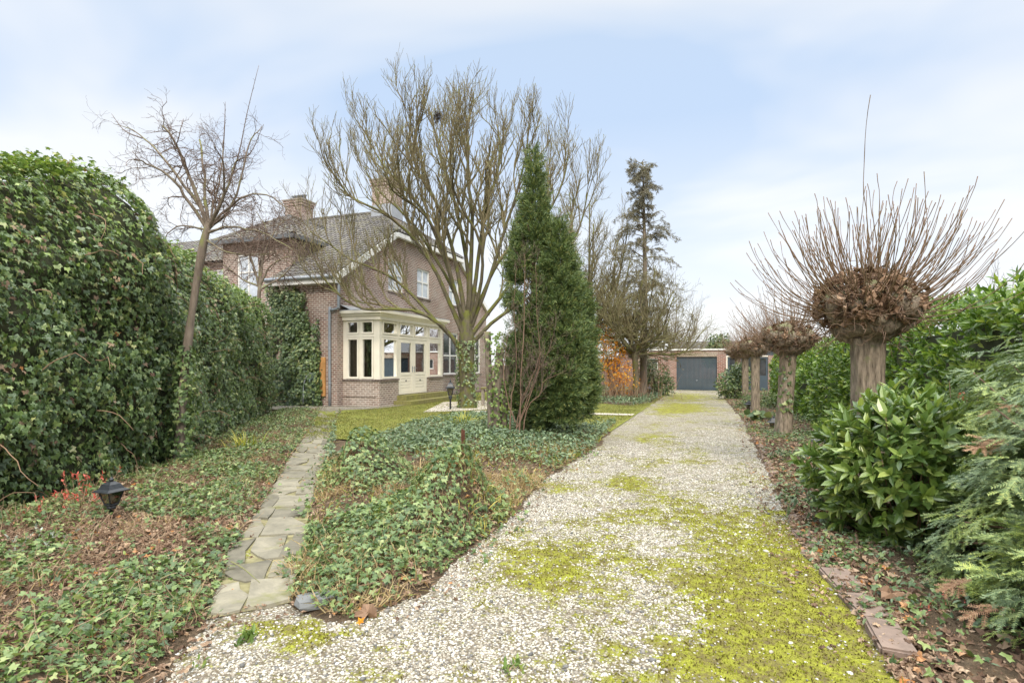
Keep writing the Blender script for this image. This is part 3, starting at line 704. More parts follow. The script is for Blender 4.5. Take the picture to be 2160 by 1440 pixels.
for sg in (1, -1):
    S = np.array((-sg * hx, 0, hx * k)) / sl2; U = np.array((0, float(sg), 0)); O = np.array((CXW + sg * hx, WY - .3 if sg > 0 else WY + 6.7, WZ))
    ins = (lambda u, s: s < sl2 and u > hx * s / sl2 - .05) if sg > 0 else (lambda u, s: s < sl2 and u < 7 - hx * s / sl2 + .05)
    tiles(mb, O, U, S, 7.0, sl2, ins); slope(mb, O, U, S, [(0, 0), (7, 0), (7, sl2), (hx, sl2)] if sg > 0 else [(0, 0), (7, 0), (7 - hx, sl2), (0, sl2)])
wroof = mb.build('wing_roof', M['tile'], house)
mb = MB(); ap = (CXW, WY - .3 + hx, WZ + hx * k + .02)
for a, b in (((CXW + hx, WY - .3, WZ + .02), ap), ((CXW - hx, WY - .3, WZ + .02), ap), (ap, (CXW, WY + 6.7, WZ + hx * k + .02))):
    a, b = np.array(a), np.array(b); n = int(np.linalg.norm(b - a) / .36)
    for i in range(n): tubes(mb, np.array([a + (b - a) * i / n, a + (b - a) * (i + 1.06) / n]), np.array([.12, .105]), 8)
mb.build('ridge_tiles', M['tile'], wroof)
mb = MB(); mb.box(WX0 - .4, WX1 + .4, WY - .42, WY - .28, WZ - .14, WZ + .02); mb.box(WX1 + .26, WX1 + .4, WY - .27, 24, WZ - .14, WZ + .02); mb.build('gutter', M['gutter'], house)
# lower range running on to the left
mb = MB(); WW = [(-22.6, -21.2, 4.4, 6.1), (-26.4, -25.0, 4.4, 6.1)]
wall_panel(mb, [(-36, 0), (WX0 - .003, 0), (WX0 - .003, 6.4), (-36, 6.4)], WW, lambda u, v: (u, 19.5, v), (0, 1, 0)); mb.build('range_wall', M['brick'], house)
for (a, b, c, d) in WW: window(house, 19.5, 'y', -1, a, b, c, d, M['white'], M['pane_sky'], .08, (.5,), (.62,), sill=M['brick_dark'])
mb = MB(); S = np.array((0, 4.3, 2.3)); sl3 = float(np.linalg.norm(S)); S = S / sl3; O = np.array((-36.0, 19.2, 6.4)); ul = 36 + WX0 - .3
tiles(mb, O, np.array((1., 0, 0)), S, ul, sl3, lambda u, s: s < sl3); slope(mb, O, np.array((1., 0, 0)), S, [(0, 0), (ul, 0), (ul, sl3), (0, sl3)])
S2b = S * (1, -1, 1); slope(mb, np.array((WX0 - .3, 27.8, 6.4)), np.array((-1., 0, 0)), S2b, [(0, 0), (ul, 0), (ul, sl3), (0, sl3)]); mb.build('range_roof', M['tile'], house)
chimney(-21.3, 24.3, 8.6, 10.55, .56, .45, (-.36, -.12, .12, .36), wroof)

# bay: brick base, cream joinery, double garden doors, cornice
BY0, BY1 = 17.54, 22.72
bay = MB(); DY0, DY1 = 18.87, 21.28
bay.box(XF + .002, XB, BY0, DY0, 0, 1.0); bay.build('bay_base', M['brick_base'], house); bay = MB(); bay.box(XF + .002, XB, DY1, BY1, 0, 1.0); bay.build('bay_base', M['brick_base'], house)

mb = MB(); mb.box(XF + .003, XB + .05, BY0 - .05, DY0 - .01, 1.001, 1.06); mb.build('bay_sill', M['brick_dark'], house); mb = MB(); mb.box(XB - .3, XB + .05, DY1 + .01, BY1 + .05, 1.001, 1.06); mb.build('bay_sill', M['brick_dark'], house)
fr = MB(); c0, c1 = 1.061, 3.3
for (y, wd) in ((BY0 + .02, .2), (DY0 - .06, .12), (DY1 - .06, .12), (BY1 - .2, .16)): fr.box(XB - .14, XB - .02, y, y + wd, c0, c1)
fr.box(XF + .004, XF + .14, BY0 + .02, BY0 + .14, c0, c1); fr.box(XB - .26, XB - .142, BY0 + .02, BY0 + .14, c0, c1)
mxw = (XF + .14 + XB - .26) / 2; fr.box(mxw - .03, mxw + .03, BY0 + .02, BY0 + .14, c0, c1)
fr.box(XF + .14, XB - .141, BY0 + .018, BY0 + .138, 2.66, 2.76); fr.box(XB - .138, XB - .022, BY0 + .22, BY1 - .2, 2.66, 2.76)
fr.box(XB - .136, XB - .024, (DY0 + DY1) / 2 - .035, (DY0 + DY1) / 2 + .035, 2.76, c1)
fr.build('bay_frame', M['cream'], house)
for (z0, z1) in ((c0, 2.66), (2.76, 3.3)):
    for a, b in ((XF + .14, mxw - .03), (mxw + .03, XB - .26)):
        window(house, BY0 + .02, 'y', -1, a + .014, b - .014, z0 + .014, z1 - .014, M['cream'], M['glass'], .078 if z0 < 2 else .068, inset=-.018, depth=.09)
    for a, b in ((BY0 + .22, DY0 - .06), (DY1 + .06, BY1 - .2)):
        window(house, XB - .02, 'x', 1, a + .014, b - .014, z0 + .014, z1 - .014, M['cream'], M['glass'], .078 if z0 < 2 else .068, inset=-.018, depth=.09)
for a, b in ((DY0 + .06, (DY0 + DY1) / 2 - .035), ((DY0 + DY1) / 2 + .035, DY1 - .06)):
    window(house, XB - .02, 'x', 1, a + .014, b - .014, 2.774, 3.286, M['cream'], M['glass'], .068, inset=-.018, depth=.09)
for k, (a, b) in enumerate(((DY0 + .062, (DY0 + DY1) / 2 - .004), ((DY0 + DY1) / 2 + .004, DY1 - .062))):
    mb = MB(); x0, x1 = XB - .12, XB - .04; f = .17
    mb.box(x0, x1, a, a + f, .42, 2.655); mb.box(x0, x1, b - f, b, .42, 2.655); mb.box(x0, x1, a + f, b - f, 2.5, 2.655); mb.box(x0, x1, a + f, b - f, .42, .55); mb.box(x0, x1, a + f, b - f, 1.18, 1.3)
    for i in range(5): mb.box(x0 + .01, x1 - .012, a + f, b - f, .552 + i * .1255, .552 + i * .1255 + .117)
    d = mb.build('garden_door', M['cream'], house)
    p = MB(); p.box(x0 + .03, x0 + .036, a + f, b - f, 1.3, 2.5); p.build('pane', M['glass'], d)
    h = MB(); yk = b - .08 if k == 0 else a + .08
    h.box(x1, x1 + .012, yk - .02, yk + .02, 1.3, 1.55); tubes(h, np.array([(x1 + .01, yk, 1.48), (x1 + .06, yk, 1.48), (x1 + .06, yk - .1 * (1 - 2 * k), 1.48)]), np.full(3, .011), 6); h.build('handle', M['zinc'], d)
    v = MB(); v.box(x1 - .011, x1 + .006, (a + b) / 2 - .03, (a + b) / 2 + .03, .93, .99); v.build('vent', M['black'], d)
co = MB()
co.box(XF + .004, XB + .06, BY0 - .06, BY1 + .06, 3.301, 3.46); co.box(XF + .004, XB + .13, BY0 - .13, BY1 + .13, 3.461, 3.55); co.box(XF + .004, XB + .22, BY0 - .22, BY1 + .22, 3.551, 3.66)
co.build('bay_cornice', M['cream'], house)
mb = MB(); mb.box(XF + .003, XB + .2, BY0 - .2, BY1 + .2, 3.662, 3.69)
mb.add([(XF + .004, BY0 - .2, 3.9), (XF + .004, BY1 + .2, 3.9), (XF + .5, BY1 + .2, 3.69), (XF + .5, BY0 - .2, 3.69)], [(0, 1, 2, 3)]); mb.build('bay_roof', M['lead'], house)
# the room behind the bay
mb = MB(); mb.add([(XF - 4, 17.5, .4), (XB - .15, 17.5, .4), (XB - .15, 22.6, .4), (XF - 4, 22.6, .4)], [(0, 1, 2, 3)]); mb.build('room_floor', M['roomdark'], house)
mb = MB(); mb.add([(XF - 4, 17.45, .4), (XF - 4, 22.65, .4), (XF - 4, 22.65, 3.25), (XF - 4, 17.45, 3.25)], [(0, 1, 2, 3)])
mb.add([(XF - 4, 22.65, .4), (XF - .13, 22.65, .4), (XF - .13, 22.65, 3.25), (XF - 4, 22.65, 3.25)], [(0, 1, 2, 3)]); mb.add([(XF - 4, 17.45, .4), (XF - .13, 17.45, .4), (XF - .13, 17.45, 3.25), (XF - 4, 17.45, 3.25)], [(0, 1, 2, 3)])
mb.add([(XF - 4, 17.45, 3.25), (XB - .2, 17.6, 3.25), (XB - .2, 22.65, 3.25), (XF - 4, 22.65, 3.25)], [(0, 1, 2, 3)]); mb.build('room_wall', M['dirt'], house)
mb = MB()
for (u0, u1) in ((XF + .12, XF + .42), (mxw - .12, mxw + .14), (XB - .6, XB - .3)):
    xs = np.linspace(u0, u1, 25); ys = BY0 + .32 + .035 * np.sin(np.arange(25) * 1.6); V = np.vstack([np.column_stack([xs, ys, np.full(25, 1.0)]), np.column_stack([xs, ys, np.full(25, 3.2)])]); mb.add(V, [(i, i + 1, 25 + i + 1, 25 + i) for i in range(24)])
mb.build('curtain', M['curtain'], house)
# garden steps
mb = MB(); mb.box(XB + .002, XB + .38, 18.75, 22.4, .2, .4); mb.box(XB + .003, XB + .78, 18.5, 23.0, 0, .198)
mb.build('step', M['brick_moss'], house)

# orange plank with the old hand pump
o = MB(); o.box(-14.05, -13.8, Y0 - .08, Y0 - .02, .42, 1.9)
tag(o.build('wall_plank', M['plank'], loc=(-13.92, Y0 - .05, .42)), 'orange stained plank fixed upright to the brick side wall', 'plank')
pump = thing('hand_pump', 'old dark green hand pump in front of the orange plank', 'hand pump', (-14.15, Y0 - .3, 0))
mb = MB(); mb.lathe([(.05, 0), (.05, .5), (.07, .52), (.07, .95), (.095, .97), (.095, 1.2), (.04, 1.3)], (-14.15, Y0 - .3, 0), 12); mb.build('body', M['pump'], pump, True)
mb = MB(); tubes(mb, smooth_line([(-14.15, Y0 - .3, 1.05), (-14.12, Y0 - .5, 1.08), (-14.1, Y0 - .58, .95)], 8), np.full(8, .035), 8); mb.build('spout', M['pump'], pump, True)
mb = MB(); tubes(mb, smooth_line([(-14.15, Y0 - .3, 1.28), (-14.35, Y0 - .35, 1.25), (-14.5, Y0 - .4, .9), (-14.53, Y0 - .42, .15)], 10), np.full(10, .018), 6); mb.build('lever', M['zinc'], pump, True)

# ------------------------------------------------------------------ garage
GY = 36.0
gar = thing('brick_garage', 'low flat-roofed red brick garage at the end of the driveway', 'garage', (-.9, GY, 0))
mb = MB(); gx0, gx1, gz = -5.6, .86, 2.5
wall_panel(mb, [(gx0, 0), (gx1, 0), (gx1, gz), (gx0, gz)], [(-2.06, .33, 0.001, 2.1), (-4.15, -3.2, 1.28, 2.02)], lambda u, v: (u, GY, v), (0, 1, 0), .2)
mb.box(gx0, gx0 + .2, GY + .2, GY + 6, 0, gz); mb.build('wall', M['brick_garage'], gar)
mb = MB(); mb.box(-2.06, .33, GY - .004, GY + .1, 2.101, 2.36); mb.build('lintel', M['brick_soldier'], gar)
mb = MB(); mb.box(gx0 - .1, 5.2, GY - .08, GY + 6, gz + .002, gz + .09); mb.build('roof', M['white'], gar)
d = MB(); n = 30; xs = np.linspace(-2.02, .29, n + 1)
d.box(-2.06, -2.02, GY + .06, GY + .14, .01, 2.1); d.box(.29, .33, GY + .06, GY + .14, .01, 2.1); d.box(-2.02, .29, GY + .06, GY + .14, 2.06, 2.1)
for i in range(n): d.box(xs[i] + .004, xs[i + 1] - .004, GY + (.09 if i % 2 else .105), GY + .14, .02, 2.058)
gd = d.build('garage_door', M['garage_door'], gar)
h = MB(); h.box(-.9, -.8, GY + .05, GY + .089, .62, .66); h.lathe([(.02, 0), (.02, .05)], (-.85, GY + .06, .55), 8); h.build('handle', M['zinc'], gd)
window(gar, GY, 'y', -1, -4.15, -3.2, 1.28, 2.02, M['white'], M['pane_dark'], .06, (), (), sill=None)
mb = MB(); mb.box(.862, .93, GY - .01, GY + .1, 0, 2.16); mb.box(.93, 3.2, GY - .01, GY + .1, 2.08, 2.16); mb.build('door_frame', M['cream'], gar)
mb = MB(); mb.box(.862, 5.1, GY + .02, GY + .2, 2.162, gz); mb.build('side_fascia', M['garage_door'], gar)
for i in range(3):
    a = .95 + i * .75; m_ = MB(); m_.box(a, a + .72, GY + .01, GY + .08, .02, .95); m_.box(a, a + .1, GY + .01, GY + .08, .95, 2.07); m_.box(a + .62, a + .72, GY + .01, GY + .08, .95, 2.07); m_.box(a + .1, a + .62, GY + .01, GY + .08, 1.97, 2.07)
    dd = m_.build('folding_door', M['garage_door'], gar); p = MB(); p.box(a + .1, a + .62, GY + .05, GY + .056, .95, 1.97); p.build('pane', M['pane_dark'], dd)
mb = MB(); mb.box(3.2, 5.1, GY + .02, GY + .2, 0, 2.16); mb.build('side_wall', M['brick_garage'], gar)
shed = thing('low_outbuilding', 'low outbuilding with pale fascia half hidden by the orange shrub', 'outbuilding', (-8, 37.5, 0))
mb = MB(); mb.box(-12, -5.8, 37.5, 43, 0, 2.0); mb.build('wall', M['brick_garage'], shed)
mb = MB(); mb.box(-12.1, -5.75, 37.4, 43.1, 2.002, 2.22); mb.build('roof', M['white'], shed)
# far house roof
c = at(1515, 760, 62); fh = thing('far_house', 'far house with a long grey roof showing above the garage', 'house', (c[0], c[1], 0))
mb = MB(); mb.box(c[0] - 5, c[0] + 5, c[1], c[1] + 8, 0, 2.7); mb.build('wall', M['brick_garage'], fh)
mb = MB(); x0, x1, y0, z0, z1 = c[0] - 5.4, c[0] + 5.4, c[1] - .4, 2.65, 4.4
for i in range(12):
    f0, f1 = i / 12, (i + 1) / 12
    mb.add([(x0, y0 + 4.4 * f0, z0 + (z1 - z0) * f0 + .04), (x1, y0 + 4.4 * f0, z0 + (z1 - z0) * f0 + .04), (x1, y0 + 4.4 * f1, z0 + (z1 - z0) * f1), (x0, y0 + 4.4 * f1, z0 + (z1 - z0) * f1)], [(0, 1, 2, 3)])
mb.add([(x0, y0 + 4.4, z1), (x1, y0 + 4.4, z1), (x1, y0 + 8.8, z0), (x0, y0 + 8.8, z0)], [(0, 1, 2, 3)]); mb.build('roof', M['tile'], fh)
# ------------------------------------------------------------------ leaf shapes (y along the leaf, z its upper face, unit length)
def T_ivy(v=0):
    w = (1, .85, 1.15)[v % 3]; V = [(0, 0, 0), (0, .95, -.08), (-.17 * w, .42, .03), (-.5 * w, .36, -.02), (-.42 * w, .1, .03), (-.42 * w, -.2, -.05), (-.12 * w, -.12, .0),
         (.17 * w, .42, .03), (.5 * w, .36, -.02), (.42 * w, .1, .03), (.42 * w, -.2, -.05), (.12 * w, -.12, 0), (0, .45, -.02)]
    return V, [(0, 12, 2, 3, 4), (12, 1, 2), (0, 4, 5, 6), (0, 9, 8, 7, 12), (12, 7, 1), (0, 11, 10, 9)]
def T_lance(w=.3, droop=.15, fold=.06):
    return [(0, 0, 0), (0, .33, .03), (0, .7, -droop * .4), (0, 1, -droop), (-w / 2, .3, .03 + fold), (-w * .46, .68, fold - droop * .4), (w / 2, .3, .03 + fold), (w * .46, .68, fold - droop * .4)], \
           [(0, 1, 4), (1, 2, 5, 4), (2, 3, 5), (0, 6, 1), (1, 6, 7, 2), (2, 7, 3)]
def T_crumple(seed):
    r = np.random.default_rng(seed); V = []; a = np.linspace(0, 2 * math.pi, 11)[:-1]
    rad = np.array([1, .55, .95, .5, .8, .3, .8, .5, .95, .55]) * r.uniform(.8, 1.15, 10) * .5
    V = [(0, 0, 0)] + [(math.sin(t) * q, math.cos(t) * q, r.normal(0, .13)) for t, q in zip(a, rad)]
    V += [(math.sin(t) * q * .5, math.cos(t) * q * .5, r.normal(.08, .1)) for t, q in zip(a, rad)]
    return V, [(0, 11 + i, 11 + (i + 1) % 10) for i in range(10)] + [(11 + i, 1 + i, 1 + (i + 1) % 10, 11 + (i + 1) % 10) for i in range(10)]
def T_yew(seed):
    """a flat yew spray: curved stem, side stems and two rows of needles"""
    r = np.random.default_rng(seed); V, Fc = [], []
    def needles(p, q, n, ln):
        p, q = np.array(p), np.array(q); d = unit(q - p); s = np.cross(d, (0, 0, 1.))
        for i in range(n):
            b = p + (q - p) * (i + .3) / n; l = ln * (1 - .45 * i / n) * r.uniform(.8, 1.15)
            for sg in (-1, 1):
                t = b + (s * sg * .85 + d * .55) * l + np.array((0, 0, r.normal(.01, .015))); wv = d * .018
                k = len(V); V.extend([b - wv, b + wv, t + wv * .4, t - wv * .4]); Fc.append((k, k + 1, k + 2, k + 3))
        k = len(V); V.extend([p - s * .008, p + s * .008, q + s * .004, q - s * .004]); Fc.append((k, k + 1, k + 2, k + 3))
    needles((0, 0, 0), (0, .5, .06), 10, .13); needles((0, .5, .06), (0, 1, .0), 11, .12)
    for y, x in ((.22, .38), (.3, -.4), (.5, .3), (.6, -.28)): needles((0, y, .03), (x, y + .34, -.03 + r.normal(0, .04)), 8, .1)
    return V, Fc
def T_plume(seed):
    """cypress plume: a tapering tuft of overlapping upright fingers"""
    r = np.random.default_rng(seed); V, Fc = [], []
    for i in range(38):
        t = (i + .5) / 38; b = np.array((r.normal(0, .03), t * .8, r.normal(0, .03))); a = r.uniform(0, 6.28)
        o = np.array((math.cos(a), 0, math.sin(a))); l = .34 * (1.1 - .7 * t) * r.uniform(.7, 1.25)
        tip = b + (o * .62 + np.array((0, .85, 0))) * l; s = unit(np.cross(tip - b, rnd_dir(r, 1)[0])) * .021 * (1.2 - .5 * t)
        m = b * .45 + tip * .55; k = len(V); V.extend([b, m - s, tip, m + s]); Fc.append((k, k + 1, k + 2, k + 3))
    return V, Fc
def T_blade(w=.05, bend=.35):
    return [(-w, 0, 0), (w, 0, 0), (-w * .8, .5, .06 * bend), (w * .8, .5, .06 * bend), (0, 1, -bend)], [(0, 1, 3, 2), (2, 3, 4)]
ICO = None
def T_ico():
    p = (1 + 5 ** .5) / 2; V = np.array([(-1, p, 0), (1, p, 0), (-1, -p, 0), (1, -p, 0), (0, -1, p), (0, 1, p), (0, -1, -p), (0, 1, -p), (p, 0, -1), (p, 0, 1), (-p, 0, -1), (-p, 0, 1)]) / math.sqrt(1 + p * p)
    return V, [(0, 11, 5), (0, 5, 1), (0, 1, 7), (0, 7, 10), (0, 10, 11), (1, 5, 9), (5, 11, 4), (11, 10, 2), (10, 7, 6), (7, 1, 8), (3, 9, 4), (3, 4, 2), (3, 2, 6), (3, 6, 8), (3, 8, 9), (4, 9, 5), (2, 4, 11), (6, 2, 10), (8, 6, 7), (9, 8, 1)]
def multi(mb, tmpls, pos, rot, sc, rng):
    k = rng.integers(0, len(tmpls), len(pos))
    for i, t in enumerate(tmpls):
        m = k == i; scatter(mb, t, pos[m], rot[m], sc[m])
IVY = [T_ivy(i) for i in range(3)]; CRUMP = [T_crumple(i) for i in range(6)]

# ------------------------------------------------------------------ the two ivy hedges
def ivy_hedge(name, label, base, top, thick, dens, seed, back, ln_, core_mat):
    """base: ground polyline of the front face; back: unit vector into the hedge; top(s): height along it"""
    rng = np.random.default_rng(seed); seg = np.linalg.norm(np.diff(base, axis=0), axis=1); Lh = seg.sum()
    root = thing(name, label, 'hedge', (*base.mean(0), 0)); back = np.array(back, float)
    def front(s, z, ht):
        p = np.array([lerp_line(base, q) for q in s]); lean = np.clip((z - ht * .62) / (ht * .38), 0, 1) ** 2 * ln_ 
        bulge = (fbm(s * Lh * .8, z * .9, seed) - .5) * .7 + (fbm(s * Lh * 3, z * 3, seed + 1) - .5) * .34
        return p + back[None] * (lean - bulge)[:, None]
    n = int(dens * Lh * 3.5); s = rng.random(n); z0 = rng.random(n) * 1.0; ht = np.array([top(q) for q in s]) + (fbm(s * Lh * 1.6, s * 0, seed + 3) - .5) * .3
    z = z0 * ht; P = front(s, z, ht); ins = rng.random(n) ** 1.5 * .16
    P = np.column_stack([P + back[None] * ins[:, None], z])
    nr = np.column_stack([np.tile(-back, (n, 1)), np.zeros(n)]); up = np.clip((z / ht - .5) * 1.7, .12, 1.3)
    nr = nr + np.array((0, 0, 1.)) * up[:, None] + rng.normal(0, .42, (n, 3))
    # top surface
    m = int(dens * Lh * thick * .8); s2 = rng.random(m); h2 = np.array([top(q) for q in s2]) + (fbm(s2 * Lh * 1.6, s2 * 0, seed + 3) - .5) * .3
    t = rng.random(m); P2 = front(s2, h2, h2) + back[None] * (t * thick)[:, None]
    P2 = np.column_stack([P2, h2 + .12 * np.sin(t * 3) + rng.normal(0, .07, m)]); n2 = np.array((0, 0, 1.)) + rng.normal(0, .45, (m, 3))
    P = np.vstack([P, P2]); nr = np.vstack([nr, n2]); topf = np.r_[z / ht, np.full(m, 1.0)]
    dr = np.array((0, 0, -1.)) + rng.normal(0, .45, P.shape) + np.column_stack([np.tile(-back, (len(P), 1)), np.zeros(len(P))]) * .5
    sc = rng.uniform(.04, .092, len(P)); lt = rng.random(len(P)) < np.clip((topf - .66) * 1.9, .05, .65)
    dd = rng.random(len(P)) < .02 + .1 * (fbm(P[:, 1] * 1.7, P[:, 2] * 1.9, seed + 9) > .66)
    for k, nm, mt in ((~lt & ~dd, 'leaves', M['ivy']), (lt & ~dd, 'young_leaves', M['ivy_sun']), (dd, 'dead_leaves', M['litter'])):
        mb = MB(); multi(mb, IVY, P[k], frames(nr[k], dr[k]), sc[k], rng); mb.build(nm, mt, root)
    # woody core
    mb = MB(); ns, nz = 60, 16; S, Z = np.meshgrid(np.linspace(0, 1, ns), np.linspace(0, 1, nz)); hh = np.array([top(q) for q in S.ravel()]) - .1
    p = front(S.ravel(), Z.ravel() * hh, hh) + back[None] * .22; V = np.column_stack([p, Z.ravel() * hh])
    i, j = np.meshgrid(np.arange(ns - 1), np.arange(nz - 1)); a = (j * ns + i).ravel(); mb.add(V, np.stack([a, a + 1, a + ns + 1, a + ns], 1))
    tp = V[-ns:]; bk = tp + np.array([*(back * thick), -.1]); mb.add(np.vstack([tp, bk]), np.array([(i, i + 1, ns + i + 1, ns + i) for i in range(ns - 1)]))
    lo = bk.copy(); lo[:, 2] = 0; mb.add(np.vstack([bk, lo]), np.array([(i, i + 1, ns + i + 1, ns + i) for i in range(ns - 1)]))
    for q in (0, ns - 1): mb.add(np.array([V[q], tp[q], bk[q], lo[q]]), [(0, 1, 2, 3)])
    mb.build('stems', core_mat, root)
    # loose runners poking out
    k = 34; s = rng.random(k); h = np.array([top(q) for q in s]); z = rng.random(k) * h * .95; p = np.column_stack([front(s, z, h), z])
    d = np.column_stack([np.tile(-back, (k, 1)), rng.normal(.2, .6, k)]) + rng.normal(0, .5, (k, 3)); g = grow(p, d, rng.uniform(.2, .75, k), 6, rng, .25, 0, .3)
    rr = taper(np.full(k, .007), np.full(k, .003), 7)
    for i in range(k): mb = MB(); tubes(mb, g[i], rr[i], 4); mb.build('runner', M['straw'], root)
    # flower heads
    return root, front
A = L_HEDGE
hb1 = np.array([A[0], A[1], A[1] * .5 + A[2] * .5, A[2], A[2] * .4 + A[3] * .6]); v = unit(A[3] - A[1]); bk = np.array((-v[1], v[0]))
if bk[0] > 0: bk = -bk
ivy_hedge('ivy_hedge', 'taller dense ivy hedge nearest the camera at the left edge, round shouldered', hb1,
          lambda q: float(np.interp(q, [0, .27, .5, .72, .86, .94, 1], [3.5, 3.58, 4.0, 4.4, 4.38, 3.8, 3.35])), 1.6, 980, 21, bk, .55, M['core'])
hb2 = np.array([A[2] * .25 + A[3] * .75, A[3], A[4], A[5] * 1.0 + A[4] * .0]); hb2 = hb2 + np.array(bk) * .12
ivy_hedge('ivy_hedge', 'lower stretch of ivy hedge behind the bare fruit tree, ending by the brick house', hb2, lambda q: 3.75 - .12 * q + .08 * math.sin(q * 9) - max(0, q - .95) ** 2 * 60, 1.4, 700, 22, bk, .3, M['core'])

# ivy on the house wall
rng = np.random.default_rng(5); n = 9000; x = rng.uniform(XL - .1, -13.9, n); z = rng.uniform(0, 4.75, n)
lim = np.interp(x, [XL - .1, -15.6, -15.2, -14.9, -14.75, -14.5, -14.35, -14.1, -13.9], [4.65, 4.6, 4.5, 3.9, 4.6, 3.3, 2.4, 3.5, 1.0]) + (fbm(x * 3, z * 2, 8) - .5) * 1.4
k = (z < lim) & (fbm(x * 2.2, z * 1.6, 12) < .72); x, z = x[k], z[k]; n = len(x)
P = np.column_stack([x, Y0 - .03 - rng.random(n) ** 2 * .25 - .25 * (fbm(x * 2, z * 2, 3) > .5) * rng.random(n), z])
nr = np.array((0, -1., .35)) + rng.normal(0, .4, (n, 3)); dr = np.array((0, -.2, -1.)) + rng.normal(0, .5, (n, 3))
mb = MB(); multi(mb, IVY, P, frames(nr, dr), rng.uniform(.07, .12, n), rng)
tag(mb.build('climbing_ivy', M['ivy'], loc=(-15, Y0 - .1, 0)), 'dark ivy climbing the brick side wall under the eave', 'ivy')

# ------------------------------------------------------------------ bare trees
def limb_px(pts, d0, d1, m):
    pts = np.array(pts, float); t = np.linspace(0, 1, len(pts)) ** 1.2
    return smooth_line([at(p[0], p[1], d0 + (d1 - d0) * q) for p, q in zip(pts, t)], m)
def bare_tree(name, label, trunk, trunk_r, limbs, mats, seed, spec, group=None, wander=.16, up=.16, flare=1.5, rmin=.0015):
    """trunk: 3-D polyline; limbs: (3-D polyline, r0, r1); spec: (children, length lo/hi, radius factor, angle) per level"""
    rng = np.random.default_rng(seed); root = thing(name, label, 'tree', tuple(trunk[0]), group)
    mb = MB(); tl = smooth_line(trunk, 16); r = np.interp(np.linspace(0, 1, 16), np.linspace(0, 1, len(trunk_r)), trunk_r) * (1 + .06 * rng.normal(size=16)); r[0] *= flare; r[1] *= 1 + (flare - 1) * .4
    tubes(mb, tl, r, 14); mb.build('trunk', mats[0], root, True)
    mb = MB(); m = 14; LP = np.stack([smooth_line(l[0], m) for l in limbs]); LP[:, 1:] += np.cumsum(rng.normal(0, .012, LP[:, 1:].shape), 1)
    LR = np.stack([l[1] + (l[2] - l[1]) * np.linspace(0, 1, m) ** .75 for l in limbs]); tubes(mb, LP, LR, 9); mb.build('limbs', mats[0], root, True)
    mb = MB(); pts, rad = LP, LR
    for lev, (k, lo, hi, rf, ang, n, sides, t0) in enumerate(spec):
        P, D, r0, t = spawn(pts, rad, k, rng, t0, 1.0, ang)
        keep = rng.random(len(P)) < .93; P, D, r0, t = P[keep], D[keep], r0[keep], t[keep]
        D = unit(D + np.array((0, 0, up * 1.6))); L = rng.uniform(lo, hi, len(P)) * (1.15 - .45 * t)
        r0 = np.minimum(r0 * rf, L * .022 + rmin); pts = grow(P, D, L, n, rng, wander, up); rad = taper(r0, r0 * .35 + rmin * .8, n + 1)
        tubes(mb, pts, rad, sides)
    mb.build('twigs', mats[1], root, True)
    return root
B1 = gp(985, 862); d0 = float(depth_of(B1[None, :2])[0])
def W(px, py, dd=0): return at(px, py, d0 + dd)
tr = np.array([B1, W(986, 820), W(984, 770), W(985, 730), W(984, 690), W(985, 655)])
LB = [([(968, 735), (930, 684), (860, 650), (800, 655), (755, 645), (715, 618), (678, 575)], -1.4, .13, .022),
      ([(972, 730), (915, 672), (860, 612), (800, 572), (750, 556), (700, 520), (655, 490)], .6, .12, .02),
      ([(975, 700), (935, 610), (900, 540), (840, 470), (775, 425), (735, 390), (708, 330)], -.6, .15, .02),
      ([(978, 690), (948, 570), (905, 465), (850, 370), (800, 280), (772, 190)], 1.2, .15, .02),
      ([(982, 680), (962, 545), (925, 425), (890, 325), (868, 225), (866, 120)], -1.5, .15, .018),
      ([(986, 670), (985, 560), (958, 430), (940, 320), (920, 230), (930, 170)], 1.8, .16, .02),
      ([(988, 665), (994, 560), (998, 450), (985, 330), (988, 235), (975, 165)], -.8, .17, .02),
      ([(990, 670), (1008, 560), (1022, 440), (1048, 330), (1054, 230), (1050, 170)], .9, .15, .02),
      ([(994, 690), (1030, 600), (1060, 500), (1088, 400), (1104, 290), (1112, 200)], -1.3, .14, .02),
      ([(996, 705), (1045, 640), (1100, 565), (1148, 470), (1186, 370), (1200, 260)], .8, .14, .02),
      ([(998, 722), (1050, 672), (1120, 625), (1185, 560), (1225, 470), (1240, 390)], -.5, .13, .02),
      ([(986, 690), (955, 610), (935, 520), (880, 440), (835, 400), (815, 330)], -3.0, .13, .018),
      ([(990, 690), (1010, 610), (1010, 520), (960, 420), (950, 340), (958, 250)], -3.2, .13, .018),
      ([(990, 690), (1022, 610), (1060, 540), (1120, 480), (1150, 400), (1160, 310)], 3.0, .12, .018),
      ([(982, 690), (950, 600), (890, 500), (840, 440), (800, 380), (770, 300)], 3.2, .12, .018)]
LB = [([(x, y + max(0, 440 - y) * .4) for x, y in p], dd, a, b) for p, dd, a, b in LB]
limbs = [(limb_px(p, d0, d0 + dd, 8), r0, r1) for p, dd, r0, r1 in LB]
spec = [(12, 1.4, 3.0, .78, (14, 38), 8, 6, .22), (8, .6, 1.5, .7, (18, 44), 6, 5, .2), (5, .25, .7, .7, (22, 50), 5, 3, .25)]
limbs = [(l, a * .63, b) for l, a, b in limbs]
oak = bare_tree('bare_tree', 'big bare mossy tree with a broad domed crown, an ivy-clad trunk beside the bay', tr, [.33, .28, .27, .28, .22, .13], limbs, (M['bark_moss'], M['bark_moss2']), 31, spec, rmin=.0048, flare=1.22)
rng = np.random.default_rng(6); n = 1100; z = rng.random(n) ** .9 * 2.5; a = rng.uniform(0, 6.283, n); k = fbm(a * 2, z * 1.5, 4) > .4; z, a = z[k], a[k]; n = len(z)
